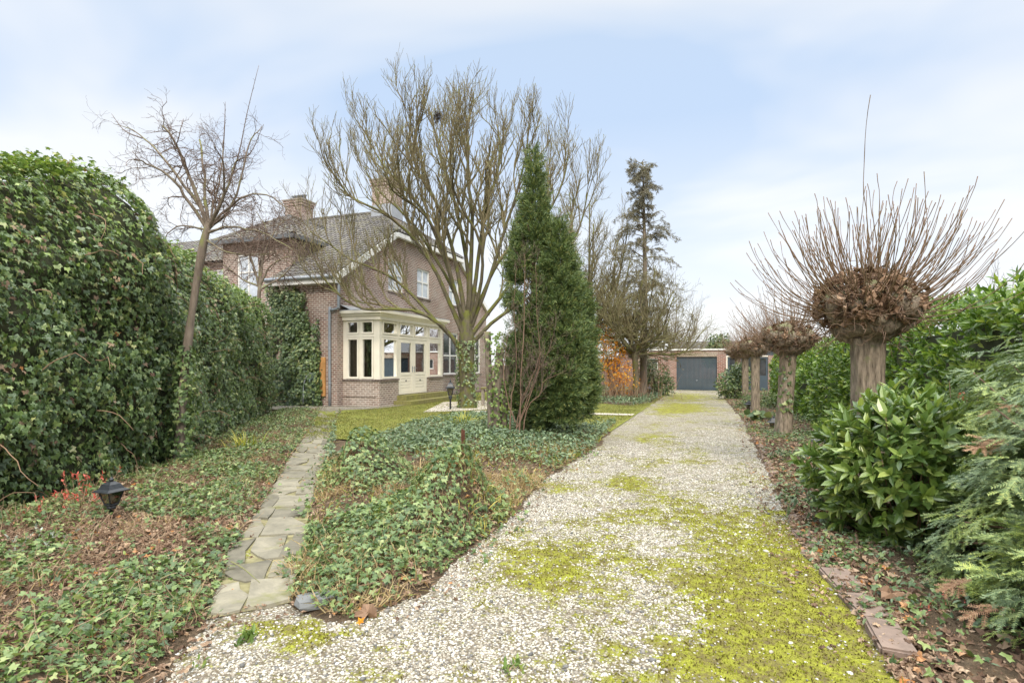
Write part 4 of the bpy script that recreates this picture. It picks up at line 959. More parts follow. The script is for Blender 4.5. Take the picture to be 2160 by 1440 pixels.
P = np.column_stack([B1[0] + np.cos(a) * (.35 + rng.random(n) * .1), B1[1] + np.sin(a) * (.35 + rng.random(n) * .1), z]); nr = np.column_stack([np.cos(a), np.sin(a), np.full(n, .3)]) + rng.normal(0, .3, (n, 3))
mb = MB(); multi(mb, IVY, P, frames(nr, np.array((0, 0, -1.)) + rng.normal(0, .5, (n, 3))), rng.uniform(.05, .09, n), rng)
tag(mb.build('climbing_ivy', M['ivy'], loc=tuple(B1)), 'ivy growing up the trunk of the big bare tree', 'ivy')
c = at(922, 246, d0 - 1); n = 160; P = c + rng.normal(0, .09, (n, 3)); g = grow(P, rnd_dir(rng, n), rng.uniform(.1, .3, n), 4, rng, .3, 0)
mb = MB(); tubes(mb, g, taper(np.full(n, .008), np.full(n, .005), 5), 3); tag(mb.build('bird_nest', M['birdnest'], loc=tuple(c)), 'small dark twig nest high in the big bare tree', 'nest')

# fruit tree in the hedge
d1 = 8.7; B2 = at(376, 960, d1); B2[2] = 0.0
def W1(px, py, dd=0): return at(px, py, d1 + dd)
tr = np.array([B2, W1(384, 850), W1(392, 760), W1(402, 680), W1(414, 600), W1(428, 520), W1(440, 470)])
LB = [([(438, 478), (412, 400), (386, 350), (372, 310), (340, 268)], -.3, .045, .014), ([(440, 475), (468, 415), (492, 365), (505, 330)], .2, .04, .008),
      ([(440, 470), (436, 390), (427, 300)], .6, .04, .014), ([(436, 482), (392, 424), (350, 372), (300, 350), (270, 345)], -.7, .04, .008), ([(440, 480), (496, 424), (556, 408), (610, 445)], -.4, .03, .006),
      ([(425, 440), (352, 345), (300, 292), (240, 262)], .5, .035, .004), ([(440, 482), (492, 430), (540, 300), (560, 262)], .4, .035, .004), ([(440, 480), (470, 420), (476, 360), (452, 310)], -.9, .035, .006),
      ([(438, 485), (400, 470), (350, 480), (320, 520)], -.3, .025, .004), ([(440, 490), (490, 480), (560, 500), (620, 540)], -.5, .03, .005), ([(432, 505), (480, 530), (540, 540), (600, 530)], -.2, .025, .005), ([(446, 470), (455, 400), (470, 330), (474, 300)], .2, .025, .004)]
limbs = [(limb_px(p, d1, d1 + dd, 8), r0, r1) for p, dd, r0, r1 in LB]
limbs = [(l, a * .8, b) for l, a, b in limbs]
spec = [(10, .22, .72, .5, (25, 65), 7, 5, .12), (6, .12, .42, .62, (30, 75), 5, 4, .15), (3, .06, .2, .75, (35, 75), 3, 3, .2)]
ft = bare_tree('fruit_tree', 'slender bare fruit tree leaning out of the ivy hedge, one long shoot above', tr, [.07, .066, .062, .06, .056, .06, .048], limbs, (M['bark_grey'], M['bark_red']), 32, spec, wander=.3, up=.01, flare=1.2)
mb = MB()
for pl in ([(492, 365), (507, 310), (522, 235), (546, 138)], [(470, 330), (474, 260), (475, 215)], [(300, 292), (262, 275), (235, 240)], [(500, 340), (530, 320), (556, 262)]):
    ln = smooth_line([W1(x, y, .2) for x, y in pl], 12); tubes(mb, ln, np.linspace(.011, .003, 12), 5)
    st, sd_, _, _ = spawn(ln[None], np.full((1, 12), .005), 12, rng, .1, .95, (40, 70)); tubes(mb, grow(st, sd_, np.full(len(st), .05), 2, rng, .1, .1), taper(np.full(len(st), .003), np.full(len(st), .0018), 3), 3)
mb.build('long_shoots', M['bark_red'], ft, True)
# tangled shrub behind the hedge
d2 = 19.0; B3 = at(545, 860, d2); B3[2] = 0
LB = [([(548, 610), (560, 540), (590, 480), (620, 462)], .5, .05, .01), ([(548, 610), (530, 550), (505, 500), (470, 470)], -.4, .05, .008), ([(550, 600), (570, 560), (620, 540), (665, 560)], -.6, .045, .008), ([(548, 600), (548, 540), (560, 480), (540, 440)], .9, .045, .008), ([(550, 610), (600, 580), (640, 520), (660, 470)], .8, .04, .006), ([(548, 605), (510, 590), (470, 560), (440, 570)], .2, .04, .006)]
limbs = [(limb_px(p, d2, d2 + dd, 8), r0, r1) for p, dd, r0, r1 in LB]
bare_tree('tangled_shrub', 'tangled reddish bare shrub behind the low ivy hedge, against the side wing', np.array([B3, at(540, 720, d2), at(548, 600, d2)]), [.09, .075, .06], limbs, (M['bark_grey'], M['bark_red']), 33, [(12, .6, 1.6, .55, (30, 75), 8, 5, .2), (8, .3, .9, .6, (35, 80), 6, 4, .2), (4, .1, .4, .7, (35, 75), 4, 3, .2)], wander=.32, up=0.0, rmin=.004)

# trees beyond the conifer
def simple_tree(name, label, base, h, spread, nl, r, mats, seed, spec, fork=.3, group=None, lean=(0, 0), up=.1, droop=0):
    rng = np.random.default_rng(seed); base = np.array(base, float); tp = base + np.array((lean[0], lean[1], h * fork)); tr = np.array([base, base * .5 + tp * .5 + np.array((.06, .03, 0)), tp])
    limbs = []
    for i in range(nl):
        a = i * 2.4 + rng.uniform(-.3, .3); q = ((i + .5) / nl) ** .7; s = spread * (1 - .75 * q) * rng.uniform(.8, 1.15); st = tp - np.array((0, 0, h * fork * .12 * rng.random())); e = tp + np.array((math.cos(a) * s, math.sin(a) * s, h * (1 - fork) * (.25 + .72 * q) * rng.uniform(.85, 1.02) - droop * (1 - q)))
        m = st * .5 + e * .5 + np.array((math.cos(a) * s * .2, math.sin(a) * s * .2, -.08 * h * (1 - q))); limbs.append((np.array([st, st * .7 + m * .3, m, e]), r * .55, r * .1))
    return bare_tree(name, label, tr, [r, r * .85, r * .8], limbs, mats, seed, spec, group, .18, up, 1.3, .005)
SP = [(12, 1.2, 2.4, .6, (20, 48), 7, 5, .2), (8, .5, 1.2, .62, (25, 55), 5, 4, .2), (5, .2, .6, .7, (25, 60), 4, 3, .2)]
b = gp(1250, 838); simple_tree('bare_tree', 'tall bare tree rising right behind the green conifer, pale mossy limbs', (b[0] - .3, b[1], 0), 10.4, 4.2, 13, .24, (M['bark_moss'], M['bark_moss2']), 41, SP, .27)
b = gp(1338, 843); simple_tree('bare_tree', 'low spreading bare tree with a thin mossy trunk by the garage forecourt', (b[0], b[1], 0), 6.4, 3.4, 14, .16, (M['bark_moss'], M['bark_moss2']), 42, [(11, 1.0, 2.2, .6, (20, 60), 7, 5, .2), (8, .5, 1.1, .62, (25, 60), 5, 4, .2), (4, .2, .5, .7, (25, 60), 4, 3, .2)], .36, droop=.5, up=.05)
b = gp(1420, 800); simple_tree('bare_tree', 'distant hazy bare tree standing behind the brick garage', (b[0], b[1], 0), 9.5, 5.0, 12, .2, (M['bark_grey'], M['bark_grey']), 43, [(8, 1.4, 2.8, .6, (20, 50), 6, 4, .25), (6, .6, 1.4, .6, (25, 55), 5, 3, .2), (5, .3, .8, .65, (25, 60), 4, 3, .2)], .28)
for i, (px, hh, lab) in enumerate(((1620, 5.5, 'small far bare tree behind the row of pollards'), (2115, 4.6, 'thin bare birch above the right end of the laurel hedge'))):
    c = at(px, 768, (48, 17)[i]); simple_tree('bare_tree', lab, (c[0], c[1], 0), hh + 1, 2.4 - 1.4 * i, 8, .1 - .06 * i, (M['bark_grey'], M['bark_red']), 44 + i, SP if i == 0 else [(6, .4, .9, .6, (20, 48), 6, 4, .25), (4, .2, .5, .6, (25, 55), 4, 3, .2)], .3)
# hazy far tree line and the round evergreen behind the garage
rng = np.random.default_rng(50)
def leaf_blob(name, label, cat, base, blobs, n, mat, sc, seed, trunk=None, group=None, tm=None, tmat='bark_grey'):
    """foliage clumps filling a set of ellipsoids, on stems"""
    rng = np.random.default_rng(seed); root = thing(name, label, cat, base, group); base = np.array(base, float)
    wts = np.array([b[3] * b[4] * b[5] for b in blobs]) ** .67; wts /= wts.sum(); k = rng.choice(len(blobs), n, p=wts); B = np.array(blobs)[k]
    d = rnd_dir(rng, n); q = rng.random(n) ** .33; f = fbm(d[:, 0] * 3 + B[:, 0] * 5, d[:, 2] * 3 + d[:, 1] * 2, seed); q = q * (.7 + .6 * f)
    P = base + B[:, :3] + d * B[:, 3:6] * q[:, None]; P[:, 2] = np.maximum(P[:, 2], .03)
    mb = MB(); multi(mb, tm or [T_lance(.45)], P, frames(d * .7 + rng.normal(0, .5, (n, 3)) + np.array((0, 0, .4)), d + rng.normal(0, .6, (n, 3))), rng.uniform(sc[0], sc[1], n), rng); mb.build('foliage', mat, root)
    mb = MB(); m = 24; tg = base + np.array(blobs)[rng.choice(len(blobs), m, p=wts)][:, :3] * (1, 1, 1.15) + rng.normal(0, .12, (m, 3)); st = np.tile(base, (m, 1)) + rng.normal(0, .05, (m, 3)) * (1, 1, 0)
    pts = np.stack([st * (1 - t) + tg * t + np.array((0, 0, .25)) * math.sin(t * 3.14) for t in np.linspace(0, 1, 6)], 1); r = trunk or .015
    tubes(mb, pts, taper(np.full(m, r), np.full(m, r * .4), 6), 5); mb.build('stems', M[tmat], root, True)
    return root
c = at(1518, 768, 50); leaf_blob('evergreen_tree', 'round dark green tree showing above the garage roof', 'tree', (c[0], c[1], 0), [(0, 0, 3.2, 1.1, 1, 1.3), (.5, 0, 2.5, 1.1, 1, 1), (-.6, 0, 2.4, 1, 1, 1)], 2600, M['shrub'], (.18, .34), 51, .08)

# tall sparse conifer behind the spreading tree
b = gp(1356, 838); rng = np.random.default_rng(61); H2 = 11.6
root = thing('sparse_conifer', 'tall thin half-bare conifer with brownish drooping foliage', 'conifer', tuple(b)); ln = np.array([b, b + (.1, 0, H2 * .5), b + (0, 0, H2)])
mb = MB(); tubes(mb, smooth_line(ln, 14), np.linspace(.2, .025, 14), 10); mb.build('trunk', M['bark_grey'], root, True)
k = 190; t = rng.random(k) ** .85 * .85 + .14; a = rng.uniform(0, 6.28, k); P = b + np.column_stack([0 * t, 0 * t, t * H2]); L = (.7 + 3.3 * (1 - t)) * rng.uniform(.35, 1.15, k)
g = grow(P, np.column_stack([np.cos(a), np.sin(a), np.full(k, .45)]), L, 7, rng, .16, .0, .35); mb = MB(); tubes(mb, g, taper(np.full(k, .022), np.full(k, .005), 8), 4); mb.build('branches', M['bark_grey'], root, True)
P, D, r_, _ = spawn(g, taper(np.full(k, .02), np.full(k, .005), 8), 24, rng, .25, 1, (20, 70)); kk = fbm(P[:, 0] * 1.4 + P[:, 1], P[:, 2] * 1.2, 71) > .42; P, D = P[kk], D[kk]
mb = MB(); multi(mb, [T_plume(i) for i in range(3)], P, frames(rnd_dir(rng, len(P)), D + np.array((0, 0, -.35))), rng.uniform(.16, .36, len(P)), rng); mb.build('foliage', M['cypress_old'], root)

# green conifer in the middle
b = gp(1135, 928); dC = float(depth_of(b[None, :2])[0]); rng = np.random.default_rng(62)
root = thing('conifer', 'dense dark green feathery conifer beside the gravel driveway', 'conifer', tuple(b)); mpx = dC / F
cols = [  # stacked profile columns: axis x offset (px), profile rows (y px, half width px)
    (1126, [(318, 2), (345, 7), (400, 16), (450, 27), (500, 40), (580, 54), (660, 62), (760, 60), (850, 48), (905, 26)]),
    (1178, [(470, 5), (500, 18), (560, 34), (640, 50), (740, 60), (830, 58), (890, 36)]),
    (1218, [(600, 4), (630, 18), (700, 34), (780, 42), (840, 38), (880, 20)]), (1090, [(500, 4), (540, 14), (600, 22), (680, 26), (760, 22)])]
Ps, Ns = [], []
for ci, (ax, prof) in enumerate(cols):
    ys = np.array([p[0] for p in prof]); hw = np.array([p[1] for p in prof]); n = (4200, 3400, 2000, 420)[ci]
    cand = rng.uniform(ys[0], ys[-1], n * 4); cand = cand[rng.random(len(cand)) < np.interp(cand, ys, hw) / hw.max()][:n]; n = len(cand)
    w_ = np.interp(cand, ys, hw) * mpx * (.82, .78, .84, .5)[ci]; a = rng.uniform(0, 6.283, n); lob = .42 + .85 * fbm(a * 2.2 + ci * 7, cand / 38., 81 + ci) + .5 * (fbm(a * 5, cand / 16., 91) - .5); q = np.sqrt(rng.uniform(.35, 1, n)) * lob * 1.12
    cc = np.array([at(ax, y, dC + (0, -.35, .1, .1)[ci]) for y in cand]); o = np.column_stack([np.cos(a), np.sin(a), 0 * a])
    Ps.append(cc + o * (w_ * q)[:, None]); Ns.append(o)
P = np.vstack(Ps); O = np.vstack(Ns); keep = (P[:, 2] > .12) & (fbm(P[:, 0] * 2.6 + P[:, 1] * 1.3, P[:, 2] * 1.7, 63, 3) > .27); P, O = P[keep], O[keep]
low = np.clip((1.6 - P[:, 2]) / 1.6, 0, 1)[:, None]; dr = O * (.75 + .5 * low) + np.array((0, 0, 1.0)) - np.array((0, 0, 1.1)) * low + rng.normal(0, .22, P.shape)
mb = MB(); multi(mb, [T_plume(i + 10) for i in range(5)], P, frames(rnd_dir(rng, len(P)), dr), rng.uniform(.18, .44, len(P)), rng); mb.build('foliage', M['cypress'], root)
mb = MB(); tubes(mb, smooth_line([b, at(1128, 700, dC), at(1124, 500, dC), at(1120, 330, dC)], 12), np.linspace(.11, .012, 12), 9)
tubes(mb, smooth_line([at(1132, 900, dC), at(1165, 760, dC - .2), at(1178, 500, dC - .3)], 12), np.linspace(.07, .012, 12), 9); mb.build('trunk', M['bark_shred'], root, True)
k = 60; P0 = np.column_stack([np.full(k, b[0]), np.full(k, b[1]), rng.uniform(.25, 4.5, k)]); a = rng.uniform(0, 6.28, k); g = grow(P0, np.column_stack([np.cos(a), np.sin(a), np.full(k, .5)]), rng.uniform(.4, .8, k), 5, rng, .1, .1); mb = MB(); tubes(mb, g, taper(np.full(k, .018), np.full(k, .005), 6), 4); mb.build('branches', M['bark_shred'], root, True)
rng = np.random.default_rng(66); n = 650; z = rng.random(n) ** 1.3 * 1.9; a = rng.uniform(0, 6.283, n); cx_ = np.array([np.interp(z, [0, 1.0, 1.9], [B2[0], W1(384, 850)[0], W1(390, 775)[0]]), np.interp(z, [0, 1.0, 1.9], [B2[1], W1(384, 850)[1], W1(390, 775)[1]])]).T
P = np.column_stack([cx_[:, 0] + np.cos(a) * (.09 + .16 * rng.random(n) * (1 - z / 2.4)), cx_[:, 1] + np.sin(a) * (.09 + .16 * rng.random(n) * (1 - z / 2.4)), z + .03]); nr = np.column_stack([np.cos(a), np.sin(a), np.full(n, .35)]) + rng.normal(0, .35, (n, 3))
mb = MB(); multi(mb, IVY, P, frames(nr, np.array((0, 0, -1.)) + rng.normal(0, .5, (n, 3))), rng.uniform(.045, .085, n), rng)
tag(mb.build('climbing_ivy', M['ivy_ground'], loc=tuple(B2)), 'ivy wrapped around the foot of the bare fruit tree', 'ivy')
# ------------------------------------------------------------------ pollards
def pollard(label, x, y, zt, r, hr, hh, nsh, lsh, seed, leaves, sp_long=False, ivy=0, lean=0.0):
    rng = np.random.default_rng(seed); root = thing('pollard_tree', label, 'pollard tree', (x, y, 0), 'pollards along the driveway')
    mb = MB(); n = 22; z = np.linspace(0, zt, n); rr = r * (1 + .18 * np.exp(-z * 4) + .05 * np.exp((z - zt) * 5)) ; rr[-1] = r * 1.12
    sides = 40; ridge = .03 * rng.normal(size=40); a = np.arange(sides) * 2 * math.pi / sides; V = []
    for k in range(n):
        q = rr[k] * (1 + .04 * np.sin(a * 4 + seed + k * .12) + .03 * np.sin(a * 9 + k * .25) + ridge + .018 * rng.normal(size=sides)); V.append(np.column_stack([x + lean * z[k] + q * np.cos(a), y + q * np.sin(a), np.full(sides, z[k])]))
    fc = [(k * sides + i, k * sides + (i + 1) % sides, (k + 1) * sides + (i + 1) % sides, (k + 1) * sides + i) for k in range(n - 1) for i in range(sides)]
    mb.add(np.vstack(V), fc); mb.build('trunk', M['bark_pollard'], root, True)
    c = np.array((x + lean * zt, y, zt + hh * .82)); Tk = T_ico()
    # knotted burr
    mb = MB(); m = 90; d = rnd_dir(rng, m); d[:, 2] = d[:, 2] * .8 - .3; d = unit(d); P = c + d * np.array((hr * .74, hr * .74, hh * .74)) * np.column_stack([1 - .4 * np.clip(-d[:, 2], 0, 1)] * 2 + [np.ones(m)]); sc = rng.uniform(.07, .19, m) * hr / .6
    multi(mb, [Tk], P, randrot(rng, m), sc, rng); multi(mb, [Tk], c[None].repeat(1, 0), np.eye(3)[None], np.array([[hr * .7, hr * .7, hh * .66]]), rng)
    scatter(mb, Tk, np.array([[c[0], c[1], zt + hh * .15]]), np.eye(3)[None], np.array([[r * 1.15, r * 1.15, hh * .45]]))
    mb.build('burr', M['bark_pollard'], root, True)
    # withered leaves caught in the head
    mb = MB(); m = leaves; d = rnd_dir(rng, m); d[:, 2] = np.where(d[:, 2] < -.55, -d[:, 2] * .4, d[:, 2]); q = rng.uniform(.74, 1.06, m) * (.86 + .3 * fbm(d[:, 0] * 4 + 9, d[:, 1] * 4 + d[:, 2] * 3, seed)); P = c + d * np.array((hr, hr, hh)) * q[:, None] * np.column_stack([1 - .5 * np.clip(-d[:, 2], 0, 1), 1 - .5 * np.clip(-d[:, 2], 0, 1), np.ones(m)])
    multi(mb, CRUMP, P, frames(d + rng.normal(0, .75, (m, 3)), rnd_dir(rng, m)), rng.uniform(.05, .2, m) * (.7 + .3 * hr / .6), rng); mb.build('withered_leaves', M['deadleaf'], root)
    # young shoots, curving upward, with swollen nodes
    m = nsh; a = np.arange(m) * 2.39996 + rng.uniform(-.2, .2, m); el = np.arcsin(np.clip(rng.uniform(-.42, 1, m), -1, 1)); o = np.column_stack([np.cos(a) * np.cos(el), np.sin(a) * np.cos(el), np.sin(el)])
    P = c + o * np.array((hr * .62, hr * .62, hh * .6)); D = o * (1, 1, .8) + np.array((0, 0, .12)) + rng.normal(0, .12, (m, 3)); L = rng.uniform(.55, 1.0, m) * lsh * (1 - .12 * np.abs(el)); 
    if sp_long: L[np.argmax(o[:, 2])] = lsh * 1.42
    ld = np.argmax(o[:, 2]); D[ld] = (.04, 0, 1)
    ns = 14; g = grow(P, D, L, ns, rng, .07, .095); rad = taper(rng.uniform(.0045, .007, m), np.full(m, .0026), ns + 1); rad[:, 4::3] *= 1.35; rad[:, -1] = .0048
    mb = MB(); tubes(mb, g, rad, 5); 
    k = 280; d = rnd_dir(rng, k); g2_ = grow(c + d * np.array((hr * .92, hr * .92, hh * .92)), np.cross(d, rnd_dir(rng, k)) + d * .15, rng.uniform(.12, .5, k), 6, rng, .4, .03); tubes(mb, g2_, taper(np.full(k, .006), np.full(k, .003), 7), 3)
    mb.build('shoots', M['shoots'], root, True)
    if ivy:
        z = rng.uniform(.6, zt, ivy); a = rng.normal(-.6, .8, ivy); P = np.column_stack([x + np.cos(a) * (r * 1.1 + rng.random(ivy) * .05), y + np.sin(a) * (r * 1.1 + rng.random(ivy) * .05), z]); nr = np.column_stack([np.cos(a), np.sin(a), 0 * a]) + rng.normal(0, .4, (ivy, 3))
        mb = MB(); multi(mb, IVY, P, frames(nr, np.array((0, 0, -1.)) + rng.normal(0, .5, (ivy, 3))), rng.uniform(.06, .1, ivy), rng); mb.build('ivy', M['ivy'], root)
    return root
pollard('biggest pollard tree, nearest on the right, thick trunk rising behind the laurel bush', 1.84, 7.98, 1.95, .178, .62, .46, 270, 1.6, 71, 900, True)
pollard('second nearest pollard tree, leaning trunk with a little ivy beside a black lantern', 1.5, 13.55, 1.9, .165, .58, .36, 150, 1.35, 72, 420, ivy=120, lean=.06)
pollard('third nearest pollard tree, slim pale trunk behind the low lantern', 1.4, 20.2, 1.95, .135, .52, .34, 120, 1.2, 73, 300)
pollard('fourth nearest pollard tree, between the third trunk and the dark green shrub', 1.4, 26.2, 1.98, .13, .6, .34, 100, 1.2, 74, 260)
pollard('farthest pollard tree, its trunk in front of the blue garage side doors', 1.3, 31.2, 2.0, .13, .62, .34, 90, 1.2, 75, 240)

# ------------------------------------------------------------------ laurels, yew and other shrubs
LAU = [T_lance(.34, .12), T_lance(.3, .22, .09), T_lance(.38, .05, .04)]
def whorls(mb, tips, out, rng, per, size, tm=LAU, spread=(35, 75)):
    n = len(tips); out = unit(out); q = np.cross(out, unit(rng.normal(size=out.shape))); q = unit(q); p = np.cross(out, q)
    P, Dv, Nv = [], [], []
    for i in range(per):
        a = i * 2.4 + rng.uniform(-.3, .3, n); e = np.radians(rng.uniform(*spread, n) * (.45 + .6 * i / per)); s = q * np.cos(a)[:, None] + p * np.sin(a)[:, None]
        d = out * np.cos(e)[:, None] + s * np.sin(e)[:, None]; P.append(tips - out * (.014 * i)); Dv.append(d); Nv.append(out * np.sin(e)[:, None] - s * np.cos(e)[:, None] + rng.normal(0, .15, d.shape))
    P, Dv, Nv = map(np.concatenate, (P, Dv, Nv)); multi(mb, tm, P, frames(Nv, Dv), rng.uniform(size[0], size[1], len(P)), rng)
c = gp(1850, 1150); c = at(1925, 1150, 4.95); c[2] = 0; rng = np.random.default_rng(81)
root = thing('laurel_bush', 'round glossy laurel bush in front of the biggest pollard trunk', 'shrub', tuple(c))
n = 680; d = rnd_dir(rng, n); d[:, 2] = np.where(d[:, 2] < -.88, -d[:, 2], d[:, 2]); d = unit(d); q = rng.uniform(.62, 1.05, n) * (.82 + .36 * fbm(d[:, 0] * 3 + 4, d[:, 2] * 3 + d[:, 1] * 3, 82)); ctr = c + np.array((0.0, .05, .66)); tips = ctr + d * np.array((.82, .75, .68)) * q[:, None]
mb = MB(); whorls(mb, tips, d + np.array((0, 0, .35)), rng, 8, (.105, .17)); mb.build('leaves', M['laurel'], root)
mb = MB(); ii = rng.choice(n, 90); n = 90; tips = tips[ii]; st = c + rng.normal(0, .05, (n, 3)) * (1, 1, 0); pts = np.stack([st * (1 - t) + tips * t + np.array((0, 0, -.14)) * math.sin(t * 3.14) for t in np.linspace(0, 1, 6)], 1); tubes(mb, pts, taper(np.full(n, .011), np.full(n, .004), 6), 4); mb.build('stems', M['shoots'], root, True)

rng = np.random.default_rng(83); root = thing('laurel_hedge', 'long bright green laurel hedge behind the row of pollards', 'hedge', (3.2, 14, 0))
n = 7400; y = 2.6 + rng.random(n) ** 1.45 * 26.4; fx = np.interp(y, [4, 7, 10, 16, 22, 30], [4.1, 3.3, 2.9, 2.5, 2.5, 2.6]); ht = np.interp(y, [4, 7, 9, 12, 16, 20, 30], [2.8, 2.55, 2.4, 2.25, 2.1, 2.0, 2.0]) + .45 * (fbm(y * .9, y * 0, 84) - .5)
face = rng.random(n) < .6; z = np.where(face, rng.random(n) * ht, ht); dep = np.where(face, rng.random(n) ** 2 * .35, rng.random(n) * 1.6); bul = (fbm(y * 1.1, z * 1.2, 85) - .5) * .9
P = np.column_stack([fx + dep - bul + .35 * (z / ht) ** 3, y, z + np.where(face, 0, rng.normal(.02, .13, n) + .16 * np.sin(dep * 2))]); out = np.column_stack([np.where(face, -1., -.15), np.full(n, -.45) + rng.normal(0, .3, n), np.where(face, .5, 1.1)]) + rng.normal(0, .25, (n, 3))
mb = MB(); whorls(mb, P, out, rng, 6, (.1, .165)); mb.build('leaves', M['laurel_hedge'], root)
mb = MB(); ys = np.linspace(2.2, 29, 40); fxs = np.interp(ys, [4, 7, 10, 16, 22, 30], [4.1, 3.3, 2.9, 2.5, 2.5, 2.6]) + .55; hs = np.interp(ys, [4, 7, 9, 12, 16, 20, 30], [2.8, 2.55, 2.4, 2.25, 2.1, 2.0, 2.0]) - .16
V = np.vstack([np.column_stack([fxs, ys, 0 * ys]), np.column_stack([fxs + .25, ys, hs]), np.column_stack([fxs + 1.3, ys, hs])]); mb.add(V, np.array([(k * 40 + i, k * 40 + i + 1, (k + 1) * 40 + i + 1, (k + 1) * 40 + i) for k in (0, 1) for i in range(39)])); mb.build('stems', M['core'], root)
k = 24; sel = rng.choice(np.where(~face)[0], k); g = grow(P[sel], np.array((0, 0, 1.)) + rng.normal(0, .4, (k, 3)), rng.uniform(.15, .45, k), 5, rng, .1, .1); rr = taper(np.full(k, .006), np.full(k, .003), 6)
for i in range(k): mb = MB(); tubes(mb, g[i], rr[i], 4); mb.build('shoot', M['shoots'], root, True)
mb = MB(); whorls(mb, g[:, -1], np.array((0, 0, 1.)) + rng.normal(0, .3, (k, 3)), rng, 6, (.09, .14)); mb.build('shoot_leaves', M['laurel_hedge'], root)

YW = [T_yew(i) for i in range(5)]; rng = np.random.default_rng(86)
c = np.array((2.45, 4.15, 0)); root = thing('yew_bush', 'large feathery yew bush filling the lower right corner', 'shrub', tuple(c))
blobs = [(0.22, .25, .85, .95, .95, .95), (.3, .95, 1.3, .85, .9, .62), (-.1, -.55, .45, .72, .75, .62), (.45, -.9, .35, .6, .7, .6), (.7, .2, 1.35, .8, .9, .7), (.3, -1.35, .2, .5, .5, .45), (0.35, 1.4, .75, .8, .8, .8), (-.42, -.4, .3, .5, .65, .5), (-.3, .5, .35, .6, .6, .5), (-.1, -1.0, .2, .55, .5, .42)]
PP, DD = [], []
for bl in blobs:
    n = int(1700 * (bl[3] * bl[4]) ** .9); d = rnd_dir(rng, n); q = rng.uniform(.72, 1.03, n) * (.8 + .42 * fbm(d[:, 0] * 3 + bl[0] * 9, d[:, 2] * 3 + d[:, 1] * 2.5, 87)); PP.append(c + np.array(bl[:3]) + d * np.array(bl[3:]) * q[:, None]); DD.append(d)
P, d = np.vstack(PP), np.vstack(DD); k = P[:, 2] > .04; P, d = P[k], d[k]
inside = np.zeros(len(P), bool)
for bl in blobs: inside |= ((((P - c - np.array(bl[:3])) / np.array(bl[3:])) ** 2).sum(1) < .38)
P, d = P[~inside], d[~inside]; n = len(P)
mb = MB(); multi(mb, YW, P, frames(np.array((0, 0, 1.)) + d * .5 + rng.normal(0, .3, (n, 3)), d + np.array((0, 0, -.25)) + rng.normal(0, .3, (n, 3))), rng.uniform(.14, .24, n), rng); mb.build('needles', M['yew'], root)
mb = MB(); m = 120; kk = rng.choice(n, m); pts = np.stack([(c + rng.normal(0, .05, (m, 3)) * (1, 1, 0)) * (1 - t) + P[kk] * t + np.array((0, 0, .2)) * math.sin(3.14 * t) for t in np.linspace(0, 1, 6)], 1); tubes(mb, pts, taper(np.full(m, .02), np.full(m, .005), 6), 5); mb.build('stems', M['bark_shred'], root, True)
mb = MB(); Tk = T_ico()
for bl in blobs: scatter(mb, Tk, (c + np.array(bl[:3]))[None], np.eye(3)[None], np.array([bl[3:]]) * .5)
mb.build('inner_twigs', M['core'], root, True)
mb = MB()    # withered sprays
for (px, py, dd) in ((2140, 868, 3.9), (2100, 945, 3.6), (2140, 925, 3.6), (2120, 1270, 3.1), (2040, 1215, 3.4)):
    q = at(px, py, dd); a = np.array([q + np.array((-.02, -.06, 0)) + rng.normal(0, .03, 3) for _ in range(2)]); multi(mb, YW, a, frames(np.array((0, -.5, 1.)) + rng.normal(0, .2, (2, 3)), np.array((-1., -.35, -.35)) + rng.normal(0, .15, (2, 3))), np.full(2, .2), rng)
mb.build('withered_sprays', M['withered'], root)
# holly sprig
c = at(2010, 850, 5.6); root = thing('holly', 'holly sprig with red berries between laurel and yew', 'shrub', (c[0] + .2, c[1] + .4, 0)); n = 16
st = np.tile(np.array((c[0] + .2, c[1] + .4, 0)), (n, 1)); tp = c + rng.normal(0, .14, (n, 3)) * (1.2, 1, .9); pts = np.stack([st * (1 - t) + tp * t for t in np.linspace(0, 1, 5)], 1); mb = MB(); tubes(mb, pts, taper(np.full(n, .008), np.full(n, .003), 5), 4); mb.build('stems', M['shoots'], root, True)
mb = MB(); whorls(mb, tp, np.array((0, -.4, 1.)) + rng.normal(0, .4, (n, 3)), rng, 5, (.06, .09), [T_lance(.5, .1, .1)]); mb.build('leaves', M['bluegreen'], root)
mb = MB(); q = at(2025, 838, 5.3) + rng.normal(0, .025, (9, 3)); scatter(mb, T_ico(), q, np.eye(3)[None].repeat(9, 0), np.full(9, .013)); mb.build('berries', M['berry'], root, True)

# orange shrub, dark shrub, grasses at the far end, shrub by the fourth pollard
b = gp(1292, 842); root = leaf_blob('autumn_shrub', 'shrub with glowing orange autumn leaves left of the garage', 'shrub', (b[0], b[1], 0), [(-.2, 0, 2.2, .95, .7, .85), (.25, -.1, 1.3, .85, .6, .7), (-.5, 0, 2.9, .65, .5, .6), (.5, 0, .7, .8, .6, .5)], 1700, M['orange'], (.06, .16), 91, .014, tmat='straw')
rng = np.random.default_rng(92); k = 240; p0 = np.column_stack([b[0] + rng.normal(.35, .85, k), b[1] - .5 + rng.normal(0, .35, k), np.zeros(k)]); g = grow(p0, np.array((0, 0, 1.)) + rng.normal(0, .22, (k, 3)), rng.uniform(.5, 1.7, k), 5, rng, .1, .02); mb = MB(); tubes(mb, g, taper(np.full(k, .008), np.full(k, .003), 6), 3)
tag(mb.build('dry_stems', M['straw'], loc=(b[0], b[1], 0)), 'thicket of thin dry brown stems under the orange shrub', 'dry plants')
